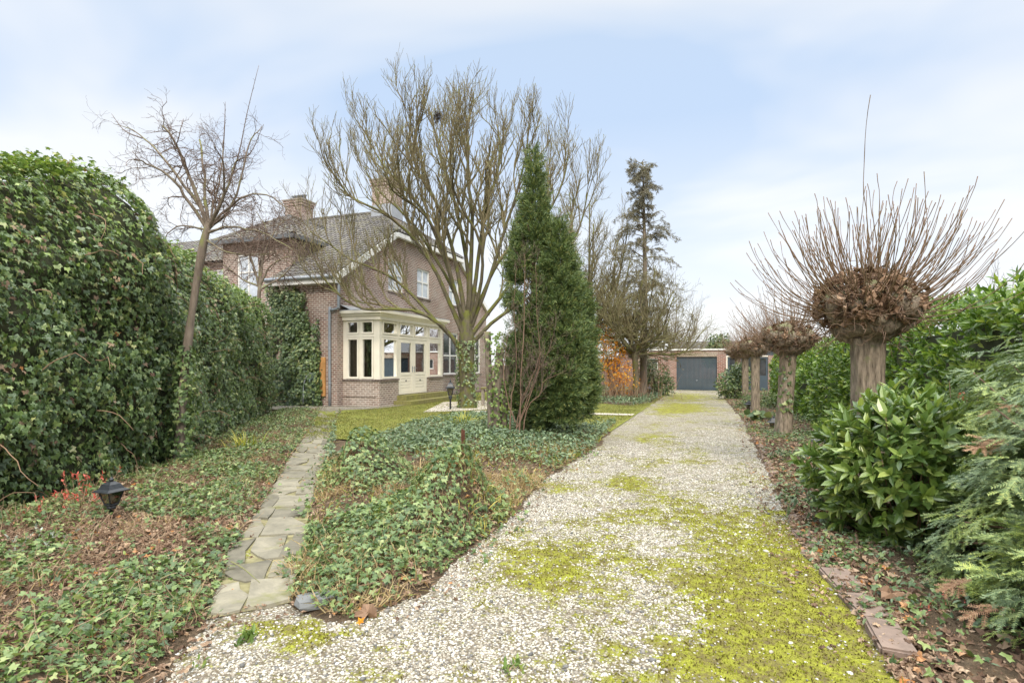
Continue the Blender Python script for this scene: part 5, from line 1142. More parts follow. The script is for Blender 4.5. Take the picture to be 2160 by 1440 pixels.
b = gp(1385, 834); leaf_blob('evergreen_shrub', 'dark green pointed-leaf shrub below the garage window', 'shrub', (b[0], b[1], 0), [(0, 0, .9, .85, .7, .75), (-.4, 0, 1.1, .6, .6, .7), (.5, 0, .5, .5, .5, .5), (-.6, .2, 1.7, .4, .4, .5)], 2100, M['shrub'], (.1, .22), 93, .014, tm=[T_lance(.28)])
b = gp(1545, 842); leaf_blob('evergreen_shrub', 'dark green rounded shrub at the foot of the fourth pollard', 'shrub', (b[0], b[1], 0), [(0, 0, .7, .8, .7, .65), (.3, 0, 1.2, .55, .5, .5)], 2200, M['ivy'], (.09, .17), 94, .012, tm=[T_lance(.45)])
b = gp(1600, 880); leaf_blob('evergreen_shrub', 'low yellowish shrub trailing on the gravel by the third pollard', 'shrub', (b[0] + .2, b[1] + 3.2, 0), [(0, 0, .25, .8, 1.0, .32), (.2, .8, .4, .7, .8, .35)], 1300, M['shrub'], (.07, .13), 95, .008, tm=[T_lance(.3)], tmat='straw')
b = gp(1625, 893); leaf_blob('broad_leaf_plant', 'low plant with big round leaves beside the second pollard lantern', 'plant', (b[0] - .1, b[1] + .1, 0), [(0, 0, .2, .34, .3, .15), (-.25, .2, .18, .2, .2, .12)], 46, M['shrub'], (.17, .28), 96, .008, tm=[T_lance(.9, .1)])

def grass_clump(label, px, py, n, h, rad, mat, seed, bend=(.5, 1.0), cat='grass clump', name='grass_clump', z=0.0):
    rng = np.random.default_rng(seed); b = gp(px, py, z); a = rng.uniform(0, 6.283, n); o = np.column_stack([np.cos(a), np.sin(a), 0 * a]); rr = rng.random(n)
    st = b + o * (rr * rad)[:, None]; D = np.array((0, 0, 1.)) + o * rng.uniform(.15, .75, n)[:, None] + rng.normal(0, .12, (n, 3)); L = h * rng.uniform(.55, 1.1, n); g = grow(st, D, L, 6, rng, .05, 0, .42)
    wv = np.cross(unit(g[:, -1] - g[:, 0]), np.array((0, 0, 1.))); wv = unit(wv + rng.normal(0, .2, wv.shape)); wd = np.array([.8, 1, .95, .8, .6, .35, .05]) * .011 * h / .5
    V = np.stack([g - wv[:, None] * wd[None, :, None], g + wv[:, None] * wd[None, :, None]], 2).reshape(-1, 3); q = np.array([(2 * i, 2 * i + 1, 2 * i + 3, 2 * i + 2) for i in range(6)]); q = (q[None] + (np.arange(n) * 14)[:, None, None]).reshape(-1, 4)
    mb = MB(); mb.add(V, q); return tag(mb.build(name, mat, loc=tuple(b)), label, cat)
grass_clump('yellowing strap-leaved clump under the ivy hedge, left of the stone path', 515, 955, 90, .5, .3, M['yellowblade'], 101)
grass_clump('yellowing strap-leaved clump before the cut ivy-covered stump', 975, 905, 130, .62, .4, M['yellowblade'], 102)
grass_clump('small yellow-green tuft in the blue-green ground cover by the lawn', 862, 932, 34, .34, .14, M['yellowblade'], 103)
grass_clump('bright green grass tuft on the gravel edge below the second pollard', 1595, 915, 150, .2, .22, M['smallgreen'], 104)
grass_clump('pale dry grass clump at the foot of the orange shrub', 1290, 838, 150, .55, .5, M['dryblade'], 105)
grass_clump('dry brown grass tussock under the green conifer', 1185, 898, 160, .5, .35, M['dryblade'], 106)
grass_clump('pale dry grass tuft at the path edge low in the ivy', 655, 1215, 150, .22, .22, M['dryblade'], 107)
grass_clump('dry straw-coloured tussock at the driveway edge beside the ivy mound', 1095, 1030, 170, .3, .3, M['dryblade'], 119)
grass_clump('small dry tuft between the two ivy mounds', 880, 1010, 110, .3, .25, M['dryblade'], 118, z=.1)
grass_clump('brownish fern tuft at the foot of the ivy-covered house wall', 625, 845, 160, .55, .5, M['yellowblade'], 108)

# cut trunks, bare bush and other things left of the conifer
rng = np.random.default_rng(110)
dS = float(depth_of(gp(1050, 930)[None, :2])[0]); b = gp(1050, 932)
root = thing('cut_tree', 'pair of sawn-off grey trunks with ivy beside the bare reddish bush', 'tree stump', tuple(b))
for pts, r in (([(1048, 935), (1049, 860), (1052, 780), (1055, 735)], .088), ([(1036, 930), (1034, 850), (1030, 760), (1028, 700)], .07), ([(1062, 925), (1066, 850), (1070, 790), (1072, 745)], .06)):
    ln = smooth_line([at(p[0], p[1], dS + (.06 if r < .08 else 0)) for p in pts], 12); ln[0][2] = 0; mb = MB(); rr = r * (1 + .08 * rng.normal(size=12)); tubes(mb, ln, rr, 14); o = mb.build('trunk', M['bark_grey'], root, True)
    m2 = MB(); u = unit(ln[-1] - ln[-2]); tubes(m2, np.array([ln[-1] - u * .01, ln[-1] + u * .006]), np.array([rr[-1] * .93] * 2), 14); m2.build('cut_face', M['bark_cut'], o)
n = 560; t = rng.random(n); a = rng.uniform(0, 6.28, n); px = np.interp(t, [0, .5, 1], [1058, 1050, 1042]); cc = np.array([at(p, 930 - q * 230, dS) for p, q in zip(px, t)]); P = cc + np.column_stack([np.cos(a), np.sin(a), 0 * a]) * rng.uniform(.1, .26, n)[:, None]; P[:, 2] = np.maximum(P[:, 2], .05)
mb = MB(); multi(mb, IVY, P, frames(np.column_stack([np.cos(a), np.sin(a), .4 + 0 * a]) + rng.normal(0, .4, (n, 3)), np.array((0, 0, -1.)) + rng.normal(0, .6, (n, 3))), rng.uniform(.045, .08, n), rng); mb.build('ivy', M['ivy_sun'], root)
b = gp(1083, 945); dB = float(depth_of(b[None, :2])[0]); m = [([(1083, 945), (1092, 880), (1105, 830), (1120, 780), (1140, 740)], .024), ([(1078, 943), (1088, 870), (1098, 800), (1100, 700), (1108, 600), (1110, 540)], .02), ([(1090, 940), (1110, 860), (1122, 830), (1150, 800), (1185, 775)], .016), ([(1083, 940), (1080, 850), (1092, 760), (1090, 640), (1095, 560)], .016), ([(1090, 900), (1112, 850), (1130, 760), (1128, 680), (1136, 560)], .015), ([(1088, 890), (1070, 820), (1060, 740), (1075, 680)], .014), ([(1092, 880), (1125, 800), (1170, 740), (1180, 690)], .013)]
limbs = [(limb_px([(x + rng.normal(0, 5), y) for x, y in p], dB, dB + rng.uniform(-.25, .1), 8), r * rng.uniform(.8, 1.2), r * .2) for p, r in m]
bare_tree('bare_bush', 'leggy bare bush with shredded reddish stems before the conifer', np.array([b, b + (.01, .02, .15), b + (.03, .03, .3)]), [.05, .045, .04], limbs, (M['bark_shred'], M['bark_red']), 111, [(11, .25, .75, .5, (15, 45), 6, 4, .25), (6, .12, .35, .62, (20, 50), 4, 3, .2), (2, .06, .16, .7, (25, 50), 3, 3, .3)], wander=.2, up=.12, flare=1.0)
b = gp(975, 1003); mb = MB()
for dx, dz, w_ in ((0, .34, .012), (.03, .3, .01)): mb.box(b[0] + dx - w_, b[0] + dx + w_, b[1] - .01, b[1] + .01, 0, .58 + dz * .3)
tag(mb.build('iron_stake', M['rust'], loc=tuple(b)), 'rusty split stake sticking out of the ivy mound', 'stake')
# bench by the big tree
b = gp(1028, 857); root = thing('garden_bench', 'weathered wooden bench with mossy seat behind the tree trunk', 'bench', tuple(b))
mb = MB(); mb.box(b[0] - .2, b[0] + .25, b[1] - .2, b[1] + 1.2, .68, .75); mb.build('seat', M['brick_moss'], root)
for dx in (-.14, .19):
    for dy in (-.1, 1.1): mb = MB(); mb.box(b[0] + dx - .05, b[0] + dx + .05, b[1] + dy - .05, b[1] + dy + .05, 0, .679); mb.build('leg', M['oldwood'], root)

# ------------------------------------------------------------------ lanterns
def make_lantern(label, x, y, s, zp):
    root = thing('garden_lantern', label, 'lantern', (x, y, 0), 'lanterns in the garden beds'); q = math.pi / 4; r2 = 1.414
    o = MB(); o.lathe([(.03 * s, 0), (.03 * s, zp - .03), (.05 * s, zp - .028), (.055 * s, zp)], (x, y, 0), 10); o.build('post', M['black'], root, True)
    o = MB(); o.lathe([(.05 * s * r2, zp + .001), (.062 * s * r2, zp + .02 * s), (.058 * s * r2, zp + .035 * s)], (x, y, 0), 4, q)
    zt = zp + .2 * s
    for i in range(4):
        a = q + i * math.pi / 2; tubes(o, np.array([(x + math.cos(a) * .055 * s * r2, y + math.sin(a) * .055 * s * r2, zp + .03 * s), (x + math.cos(a) * .1 * s * r2, y + math.sin(a) * .1 * s * r2, zt)]), np.array([.009, .009]) * s, 5)
        b2 = a + math.pi / 2; tubes(o, np.array([(x + math.cos(a) * .1 * s * r2, y + math.sin(a) * .1 * s * r2, zt - .004), (x + math.cos(b2) * .1 * s * r2, y + math.sin(b2) * .1 * s * r2, zt - .004)]), np.array([.008, .008]) * s, 5)
    o.build('frame', M['black'], root)
    g = MB(); g.lathe([(.052 * s * r2, zp + .036 * s), (.096 * s * r2, zt - .006)], (x, y, 0), 4, q, cap=False); g.build('pane', M['glass_lamp'], root)
    h = MB(); h.lathe([(.15 * s * r2, zt), (.154 * s * r2, zt + .012 * s), (.105 * s * r2, zt + .04 * s), (.082 * s * r2, zt + .085 * s), (.075 * s * r2, zt + .1 * s), (.034 * s * r2, zt + .13 * s), (.03 * s * r2, zt + .135 * s)], (x, y, 0), 4, q)
    h.lathe([(.018 * s, zt + .134 * s), (.03 * s, zt + .15 * s), (.03 * s, zt + .165 * s), (.012 * s, zt + .185 * s), (.004 * s, zt + .2 * s)], (x, y, 0), 10); h.build('cap', M['black'], root)
    u = MB(); u.lathe([(.012 * s, zp + .036 * s), (.014 * s, zp + .07 * s), (.03 * s, zp + .1 * s), (.034 * s, zp + .125 * s), (.02 * s, zp + .15 * s), (.004 * s, zp + .158 * s)], (x, y, 0), 12); u.build('bulb', M['bulb'], root, True)
    return root
l0 = make_lantern('nearest black lantern, among ivy at the foot of the tall hedge', *gp(235, 1108)[:2], .74, .2)
def copy_thing(src, label, x, y, z, s, rz):
    r = src.copy(); COL.objects.link(r); r.location = (x, y, z); r.scale = (s, s, s * (1.5 if s > 1.4 else 1)); r.rotation_euler = (0, 0, rz); r['label'] = label
    for ch in list(src.children):
        c = ch.copy(); COL.objects.link(c); c.parent = r
    return r
for lab, px, py, z, s, rz in (('black lantern standing by the foot of the big bare tree', 950, 866, .05, 1.42, .4), ('small grey lantern beneath the dark shrub near the garage', 1369, 838, -.05, 1.35, .2),
                           ('black lantern in front of the third pollard trunk', 1580, 868, -.14, 1.12, .3), ('black lantern close against the second pollard trunk', 1632, 908, -.2, 1.15, .1)):
    q = gp(px, py); copy_thing(l0, lab, q[0], q[1], z, s, rz)

# ------------------------------------------------------------------ edging stones along the right side of the driveway
rng = np.random.default_rng(120); ln = L_DRIVE_R; s = np.r_[0, np.cumsum(np.linalg.norm(np.diff(ln, axis=0), axis=1))]; pos = .9; i = 0
where = ['leaf-strewn', 'moss-flecked', 'reddish', 'grey', 'tilted', 'half-buried', 'worn', 'chipped']
stones = []
while pos < 13.5:
    L_ = rng.uniform(.3, .42) if pos < 4 else rng.uniform(.2, .3); t0, t1 = (pos + .01) / s[-1], (pos + L_) / s[-1]; a, b = lerp_line(ln, t0), lerp_line(ln, t1); pos += L_ + rng.uniform(.01, .04)
    if rng.random() < .12 or (3.0 < pos < 6.2 and rng.random() < .6): pos += .35
    c = (a + b) / 2; u = unit(b - a); v = np.array((u[1], -u[0])); hw = .095 if pos < 4 else .06
    bm = bmesh.new(); bmesh.ops.create_cube(bm, size=1); 
    for vv in bm.verts: vv.co.x *= np.linalg.norm(b - a); vv.co.y *= hw * 2; vv.co.z *= .08; vv.co.x += rng.normal(0, .012); vv.co.y += rng.normal(0, .01)
    bmesh.ops.bevel(bm, geom=bm.edges[:], offset=.012, segments=2, affect='EDGES'); me = bpy.data.meshes.new('edging_stone'); bm.to_mesh(me); bm.free(); me.materials.append(M['edge'])
    o = bpy.data.objects.new('edging_stone', me); COL.objects.link(o); o.location = (*(c + v * hw * .9), (.026 if i < 3 else .012) + rng.uniform(-.012, .01)); o.rotation_euler = (rng.normal(0, .07), rng.normal(0, .05), math.atan2(u[1], u[0]) + rng.normal(0, .09))
    stones.append(o); i += 1
for j, o in enumerate(stones):
    if j < 3: lab = ('reddish edging slab at the bottom right corner, nearest of all', 'grey-brown edging slab second from the bottom right corner', 'edging slab third from the bottom right corner, partly under fallen leaves')[j]
    elif j < 14: lab = 'brown edging brick lining the driveway bed between the laurel bush and the corner slabs' if j < 9 else 'brown edging brick lining the driveway just beyond the laurel bush'
    else: lab = 'small edging brick along the driveway by the second and third pollards'
    tag(o, lab, 'edging stone', 'edging stones along the driveway' if j < 3 else ('edging bricks near the laurel bush' if j < 9 else ('edging bricks beyond the laurel bush' if j < 14 else 'edging bricks by the pollards')))
def rock(label, px, py, sx, sy, sz, mat, seed, name='stone', cat='stone', z=0.0):
    r = np.random.default_rng(seed); bm = bmesh.new(); bmesh.ops.create_cube(bm, size=1); bmesh.ops.subdivide_edges(bm, edges=bm.edges[:], cuts=1, use_grid_fill=True)
    for v in bm.verts: n = np.array(v.co); n = n / (np.abs(n) ** 4).sum() ** .25 * .5; v.co = Vector((n[0] * sx * r.uniform(.85, 1.12), n[1] * sy * r.uniform(.85, 1.12), n[2] * sz * r.uniform(.85, 1.1)))
    me = bpy.data.meshes.new(name); bm.to_mesh(me); bm.free(); me.materials.append(mat); o = bpy.data.objects.new(name, me); COL.objects.link(o); b = gp(px, py); o.location = (b[0], b[1], z + sz * .4); o.rotation_euler = (0, 0, r.uniform(0, 3)); return tag(o, label, cat)
rock('grey slate slab with a pointed corner where the path meets the gravel', 668, 1282, .2, .3, .07, M['slate'], 1, 'slate_slab', 'slab', .03)
rock('grey block of stone in the bed between the first two pollards', 1722, 940, .2, .18, .16, M['slate'], 2)
rock('small brown cone lying alone on the gravel in the middle of the driveway', 1487, 1088, .06, .05, .035, M['rust'], 3, 'pine_cone', 'cone')
# ------------------------------------------------------------------ loose ground cover (what nobody could count)
rng = np.random.default_rng(200)
def stuff(mb, name, mat, label, smooth=False):
    o = mb.build(name, mat, smooth=smooth); o['kind'] = 'stuff'; o['label'] = label; return o
def near(p, a, b):   # thinner with distance
    return np.clip(a / np.maximum(depth_of(p), 1) , b, 1)
# pebbles on the near driveway
DP = np.vstack([g2([(-100, 1620), (300, 1440), (450, 1322), (700, 1312)]), L_DRIVE_L[1:6], L_DRIVE_R[6:0:-1] , g2([(2010, 1640)])])
p = sample_poly(DP, 3900, rng, lambda p: (1 - .93 * np.clip(moss(p) * 1.2 - .1, 0, 1)) * np.clip(1.6 - depth_of(p) / 10, .25, 1) * np.where(fbm(p[:, 0] * 1.6, p[:, 1] * 1.6, 77) > .55, .55, 1)); n = len(p)
sz = rng.lognormal(math.log(.0056), .38, n); P = np.column_stack([p, drive_z(p) + sz * .25]); sc = np.column_stack([sz * rng.uniform(.9, 1.5, n), sz * rng.uniform(.7, 1.1, n), sz * rng.uniform(.5, .8, n)])
a = rng.uniform(0, 6.28, n); rot = frames(np.array((0, 0, 1.)) + rng.normal(0, .18, (n, 3)), np.column_stack([np.cos(a), np.sin(a), 0 * a]))
mb = MB(); scatter(mb, T_ico(), P, rot, sc); stuff(mb, 'gravel_pebbles', M['pebble'], 'loose white and grey pebbles of the driveway', True); print('pebbles', n)
# moss tufts
p = sample_poly(DP, 4200, rng, lambda p: np.clip(moss(p) * 1.3 - .2, 0, 1) * np.clip(1.5 - depth_of(p) / 8, .12, 1)); n = len(p); print('moss', n)
P = np.column_stack([p, drive_z(p) - .002]); d = np.array((0, 0, 1.)) + rng.normal(0, .55, (n, 3)); Tm = ([(-.3, 0, 0), (.3, 0, 0), (0, 1, 0), (0, 0, -.3), (0, 0, .3)], [(0, 1, 2), (3, 4, 2)])
mb = MB(); scatter(mb, Tm, P, frames(rnd_dir(rng, n), d), rng.uniform(.008, .02, n)); stuff(mb, 'moss', M['moss'], 'yellow green moss on the right half of the driveway')
# ground ivy
def cover(poly, hp, dens, mat, name, label, tm, size, keep, lift=(.0, .1), tilt=.4, cov=1.0):
    p = sample_poly(poly, dens, rng, keep); n = len(p); h = np.maximum(bed_height(p, hp, cov=cov), .012); P = np.column_stack([p, h + rng.uniform(lift[0], lift[1], n)])
    e = .05; gx = (bed_height(p + (e, 0), hp, cov=cov) - h) / e; gy = (bed_height(p + (0, e), hp, cov=cov) - h) / e
    nr = np.column_stack([-gx, -gy, np.ones(n)]) + rng.normal(0, tilt, (n, 3)); dr = np.column_stack([-gx, -gy, -gx ** 2 - gy ** 2]) + rnd_dir(rng, n) * .7
    mb = MB(); multi(mb, tm, P, frames(nr, dr), rng.uniform(size[0], size[1], n), rng); return stuff(mb, name, mat, label)
def kmid(p):
    n = fbm(p[:, 0] * 1.7, p[:, 1] * 1.7, 211); a = gp(830, 1180)[:2]; g = np.exp(-((p - a) ** 2).sum(1) / 1.6)
    m = 0
    for (px, py, w_) in ((765, 1030, .32), (970, 1105, .4), (850, 1165, .5)): m = m + np.exp(-((p - gp(px, py)[:2]) ** 2).sum(1) / w_)
    return np.clip((n - .52) * 4 + m * 1.7 + g * .4 + np.clip((depth_of(p) - 6.5) / 6, 0, .25), .05, 1) * near(p, 7, .45)
cover(MID_BED, MID_BED, 1500, M['ivy_ground'], 'ground_ivy', 'trailing ivy covering the bed between path and driveway', IVY, (.026, .06), kmid)
def kleft(p):
    n = fbm(p[:, 0] * 1.9, p[:, 1] * 1.9, 221); d = depth_of(p); hd = polydist(p, L_HEDGE); nearh = np.exp(-hd / .55)
    return np.clip((n - .47) * 7 + nearh * .9 + np.clip((d - 6.5) / 2, 0, .9), .05, 1) * near(p, 8, .5)
cover(LEFT_BED, LEFT_BED, 1250, M['ivy_ground'], 'ground_ivy', 'ivy creeping over the left bed below the hedge', IVY, (.025, .054), kleft, (0, .08), .5)
cover(LEFT_BED, LEFT_BED, 900, M['smallgreen'], 'ground_cover', 'low bright green leafy ground cover at the lower left corner', [T_lance(.45)], (.025, .05), lambda p: np.clip(np.exp(-((p - gp(110, 1400)[:2]) ** 2).sum(1) / .7) * 1.6 + (fbm(p[:, 0] * 2.3, p[:, 1] * 2.3, 231) - .6) * 2.5, .02, 1) * near(p, 5, .3), (0, .06), .6)
cover(MID_BED, MID_BED, 620, M['bluegreen'], 'ground_cover', 'blue-green ground cover between the lawn and the conifer', [T_lance(.4)], (.05, .1), lambda p: np.clip((depth_of(p) - 8.2) / 2, 0, .8) , (.02, .16), .5)
def kright(p):
    n = fbm(p[:, 0] * 1.6, p[:, 1] * 1.6, 241); return np.clip((n - .4) * 3.2, .08, 1) * near(p, 7, .3) * (p[:, 0] < 4.0)
RB = np.vstack([L_DRIVE_R, [(3.2, 20), (4.2, 8), (4.2, 1.5)]])
cover(RB, RIGHT_BED, 520, M['ivy_ground'], 'ground_ivy', 'small ivy under the laurel bush and pollards on the right', IVY, (.03, .06), kright, (0, .06), .5, .6)
cover(RB, RIGHT_BED, 420, M['bluegreen'], 'ground_cover', 'low green periwinkle around the pollard trunks', [T_lance(.42)], (.03, .06), kright, (0, .1), .6, .6)
cover(FAR_BED, FAR_BED, 170, M['bluegreen'], 'ground_cover', 'grey-green ground cover in front of the orange shrub', [T_lance(.45)], (.06, .12), lambda p: np.full(len(p), .9), (.02, .16), .6, .6)
SPILL = np.vstack([L_DRIVE_L[:6], (L_DRIVE_L[:6] + (.34, .0))[::-1]])
def spill():
    p = sample_poly(SPILL, 260, rng, lambda p: np.clip((fbm(p[:, 0] * 2.1, p[:, 1] * 2.1, 401) - .45) * 5, 0, 1) * np.exp(-polydist(p, L_DRIVE_L) / .15)); n = len(p); mb = MB()
    multi(mb, IVY, np.column_stack([p, rng.uniform(.02, .07, n)]), frames(np.array((0, 0, 1.)) + rng.normal(0, .5, (n, 3)), rnd_dir(rng, n)), rng.uniform(.03, .06, n), rng); stuff(mb, 'ground_ivy', M['ivy_ground'], 'ivy trailing out over the gravel edge')
spill()
def creep(line, side, label, dens=260, w=.11):
    b = line + np.array((side * w * 2, 0)); poly = np.vstack([line, b[::-1]]); p = sample_poly(poly, dens, rng, lambda p: np.clip((fbm(p[:, 0] * 2.6, p[:, 1] * 2.6, 411) - .4) * 5, 0, 1) * np.exp(-polydist(p, line) / w) * near(p, 8, .5)); n = len(p); mb = MB()
    multi(mb, IVY, np.column_stack([p, rng.uniform(.04, .1, n)]), frames(np.array((0, 0, 1.)) + rng.normal(0, .5, (n, 3)), rnd_dir(rng, n)), rng.uniform(.03, .06, n), rng); stuff(mb, 'ground_ivy', M['ivy_ground'], label)
creep(L_PATH_L, 1, 'ivy creeping over the left side of the stone path'); creep(L_PATH_R, -1, 'ivy creeping over the right side of the stone path', 560)
# fallen leaves
def litter(poly, hp, dens, size, keep, label, cov=1.0, extra=.02):
    p = sample_poly(poly, dens, rng, keep); n = len(p); z = np.maximum(bed_height(p, hp, cov=cov) * .8, .012) if hp is not None else .015; P = np.column_stack([p, z + rng.uniform(.012, .012 + extra, n)])
    mb = MB(); multi(mb, CRUMP, P, frames(np.array((0, 0, 1.)) + rng.normal(0, .35, (n, 3)), rnd_dir(rng, n)), rng.uniform(size[0], size[1], n), rng); stuff(mb, 'leaf_litter', M['litter'], label)
litter(LEFT_BED, LEFT_BED, 420, (.03, .085), lambda p: np.clip(.25 + (fbm(p[:, 0] * 1.5, p[:, 1] * 1.5, 251) - .4) * 2.5, .1, 1) * near(p, 6, .3), 'brown fallen leaves in the left bed')
litter(MID_BED, MID_BED, 170, (.03, .09), lambda p: np.clip(.3 + np.exp(-polydist(p, np.vstack([L_DRIVE_L[:5]])) / .25) * 1.0, 0, 1) * near(p, 6, .3), 'brown fallen leaves along the edge of the middle bed')
litter(RB, RIGHT_BED, 380, (.035, .12), lambda p: np.clip(.2 + np.exp(-polydist(p, L_DRIVE_R[:8]) / .45), 0, 1) * near(p, 6, .35), 'brown fallen leaves under the bushes on the right', .6)
EDGE = np.vstack([L_DRIVE_L[:6], (L_DRIVE_L[:6] + (.28, .02))[::-1]]); litter(EDGE, None, 90, (.02, .05), lambda p: near(p, 6, .5), 'leaf scraps along the driveway edge')
E5 = np.vstack([L_DRIVE_R[1:7] + (.28, 0), (L_DRIVE_R[1:7] - (.02, .0))[::-1]]); litter(E5, None, 420, (.02, .075), lambda p: near(p, 5, .4), 'fallen leaves lying over the edging stones', extra=.06)
E2 = np.vstack([L_DRIVE_R[1:7], (L_DRIVE_R[1:7] - (.3, .02))[::-1]]); litter(E2, None, 150, (.02, .06), lambda p: near(p, 5, .4), 'leaf scraps beside the edging stones')
PTH = np.vstack([L_PATH_L, L_PATH_R[::-1]])
def litter_path():
    p = sample_poly(PTH, 26, rng, lambda p: np.exp(-np.minimum(polydist(p, L_PATH_L), polydist(p, L_PATH_R)) / .12)); n = len(p); mb = MB(); multi(mb, CRUMP, np.column_stack([p, np.full(n, .07)]), frames(np.array((0, 0, 1.)) + rng.normal(0, .3, (n, 3)), rnd_dir(rng, n)), rng.uniform(.02, .06, n), rng); stuff(mb, 'leaf_litter', M['litter'], 'a few fallen leaves on the stone path')
litter_path()
E3 = np.vstack([LEFT_BED[-5:], (LEFT_BED[-5:] + (.22, .1))[::-1]]); litter(E3, None, 260, (.02, .07), lambda p: near(p, 6, .5), 'leaf scraps where the left bed meets the gravel')
E4 = np.vstack([g2([(440, 1300), (640, 1265), (660, 1310), (420, 1345)])]); litter(E4, None, 200, (.015, .05), lambda p: near(p, 6, .5), 'leaf scraps at the end of the stone path')
CR2 = [([(0, 0, 0), (.3, .5, .12), (0, 1, .0), (-.35, .45, .1)], [(0, 1, 2, 3)]), ([(0, 0, 0), (.2, .7, -.1), (-.3, .8, .12)], [(0, 1, 2)])]
def crumbs(poly, hp, dens, label, keep, cov=1.0):
    p = sample_poly(poly, dens, rng, keep); n = len(p); z = np.maximum(bed_height(p, hp, cov=cov) * .8, .01); mb = MB(); multi(mb, CR2, np.column_stack([p, z + rng.uniform(.003, .018, n)]), frames(np.array((0, 0, 1.)) + rng.normal(0, .4, (n, 3)), rnd_dir(rng, n)), rng.uniform(.012, .04, n), rng); stuff(mb, 'leaf_crumbs', M['litter'], label)
crumbs(LEFT_BED, LEFT_BED, 1500, 'crumbled brown leaf scraps on the soil of the left bed', lambda p: near(p, 4.5, .15))
crumbs(RB, RIGHT_BED, 1500, 'crumbled brown leaf scraps on the soil under the bushes', lambda p: near(p, 4.5, .15) * (p[:, 0] < 3.2), .6)
crumbs(MID_BED, MID_BED, 1000, 'crumbled brown leaf scraps on the soil of the middle bed', lambda p: near(p, 4.5, .15))
# thin dry stems and twigs in the beds
def stems(poly, hp, n, L, label, keep=None):
    p = sample_poly(poly, n, rng, keep); k = len(p); P = np.column_stack([p, np.maximum(bed_height(p, hp), 0) * .8 + .02]); d = rnd_dir(rng, k); d[:, 2] = np.abs(d[:, 2]) * .6 + .1; g = grow(P, d, rng.uniform(L[0], L[1], k), 5, rng, .25, 0, .1); mb = MB(); tubes(mb, g, taper(np.full(k, .003), np.full(k, .0014), 6), 3); stuff(mb, 'dry_stems', M['straw'], label)
stems(LEFT_BED, LEFT_BED, 420, (.06, .3), 'dry brown stems tangled in the left bed', lambda p: np.clip((fbm(p[:, 0] * 1.8, p[:, 1] * 1.8, 261) - .35) * 3, .05, 1) * near(p, 6, .35))
stems(MID_BED, MID_BED, 90, (.08, .35), 'dry stems in the middle bed', lambda p: np.clip((fbm(p[:, 0] * 1.5, p[:, 1] * 1.5, 271) - .4) * 3, .05, 1) * near(p, 6, .4))
def dry_grass(poly, hp, dens, size, mat, label, keep):
    p = sample_poly(poly, dens, rng, keep); n = len(p); P = np.column_stack([p, np.maximum(bed_height(p, hp), .0) * .8 + .01]); mb = MB()
    scatter(mb, T_blade(.035, .4), P, frames(rnd_dir(rng, n), np.array((0, 0, .8)) + rng.normal(0, .6, (n, 3))), rng.uniform(size[0], size[1], n)); stuff(mb, 'dry_grass', mat, label)
EDL = lambda p, w: np.exp(-polydist(p, L_DRIVE_L) / w)
dry_grass(MID_BED, MID_BED, 1500, (.05, .17), M['dryblade'], 'dry straw-coloured grass between the ivy mounds', lambda p: np.clip((fbm(p[:, 0] * 1.6, p[:, 1] * 1.6, 291) - .47) * 4 + EDL(p, .3) * .6, .02, .9) * near(p, 6.5, .3))
dry_grass(MID_BED, MID_BED, 900, (.05, .16), M['yellowblade'], 'yellow-green grass along the driveway side of the middle bed', lambda p: np.clip((fbm(p[:, 0] * 1.4, p[:, 1] * 1.4, 295) - .5) * 4 + EDL(p, .35) * .4, .02, .8) * near(p, 6.5, .3))
dry_grass(LEFT_BED, LEFT_BED, 900, (.04, .15), M['dryblade'], 'dry straw-coloured grass in the left bed', lambda p: np.clip((fbm(p[:, 0] * 1.6, p[:, 1] * 1.6, 297) - .5) * 4, .02, .8) * near(p, 6, .3))
dry_grass(RB, RIGHT_BED, 700, (.03, .11), M['smallgreen'], 'short green grass along the right edge of the driveway', lambda p: np.clip((fbm(p[:, 0] * 1.3, p[:, 1] * 1.3, 299) - .52) * 4, .0, .8) * np.exp(-polydist(p, L_DRIVE_R) / .35) * near(p, 7, .3))
SG = [T_lance(.45)]
cover(MID_BED, MID_BED, 420, M['smallgreen'], 'ground_cover', 'bright small-leaved weeds in the middle bed', SG, (.02, .045), lambda p: np.clip((fbm(p[:, 0] * 2.0, p[:, 1] * 2.0, 293) - .5) * 4 + EDL(p, .4) * .4, .02, .9) * near(p, 6, .4), (0, .07), .6)
# lawn blades
p = sample_poly(LAWN, 900, rng, lambda p: np.clip(.5 + (fbm(p[:, 0] * 1.3, p[:, 1] * 1.3, 281) - .4) * 2, .1, 1) * (depth_of(p) < 27)); p = p[~inpoly(p, MID_BED) & ~inpoly(p, LEFT_BED) & (p[:, 0] > -11.4)]
n = len(p); mb = MB(); scatter(mb, T_blade(.09, .3), np.column_stack([p, np.full(n, .03)]), frames(rnd_dir(rng, n), np.array((0, 0, 1.)) + rng.normal(0, .5, (n, 3))), rng.uniform(.03, .075, n)); stuff(mb, 'grass', M['grass'], 'short yellowish grass of the lawn'); print('grass', n)
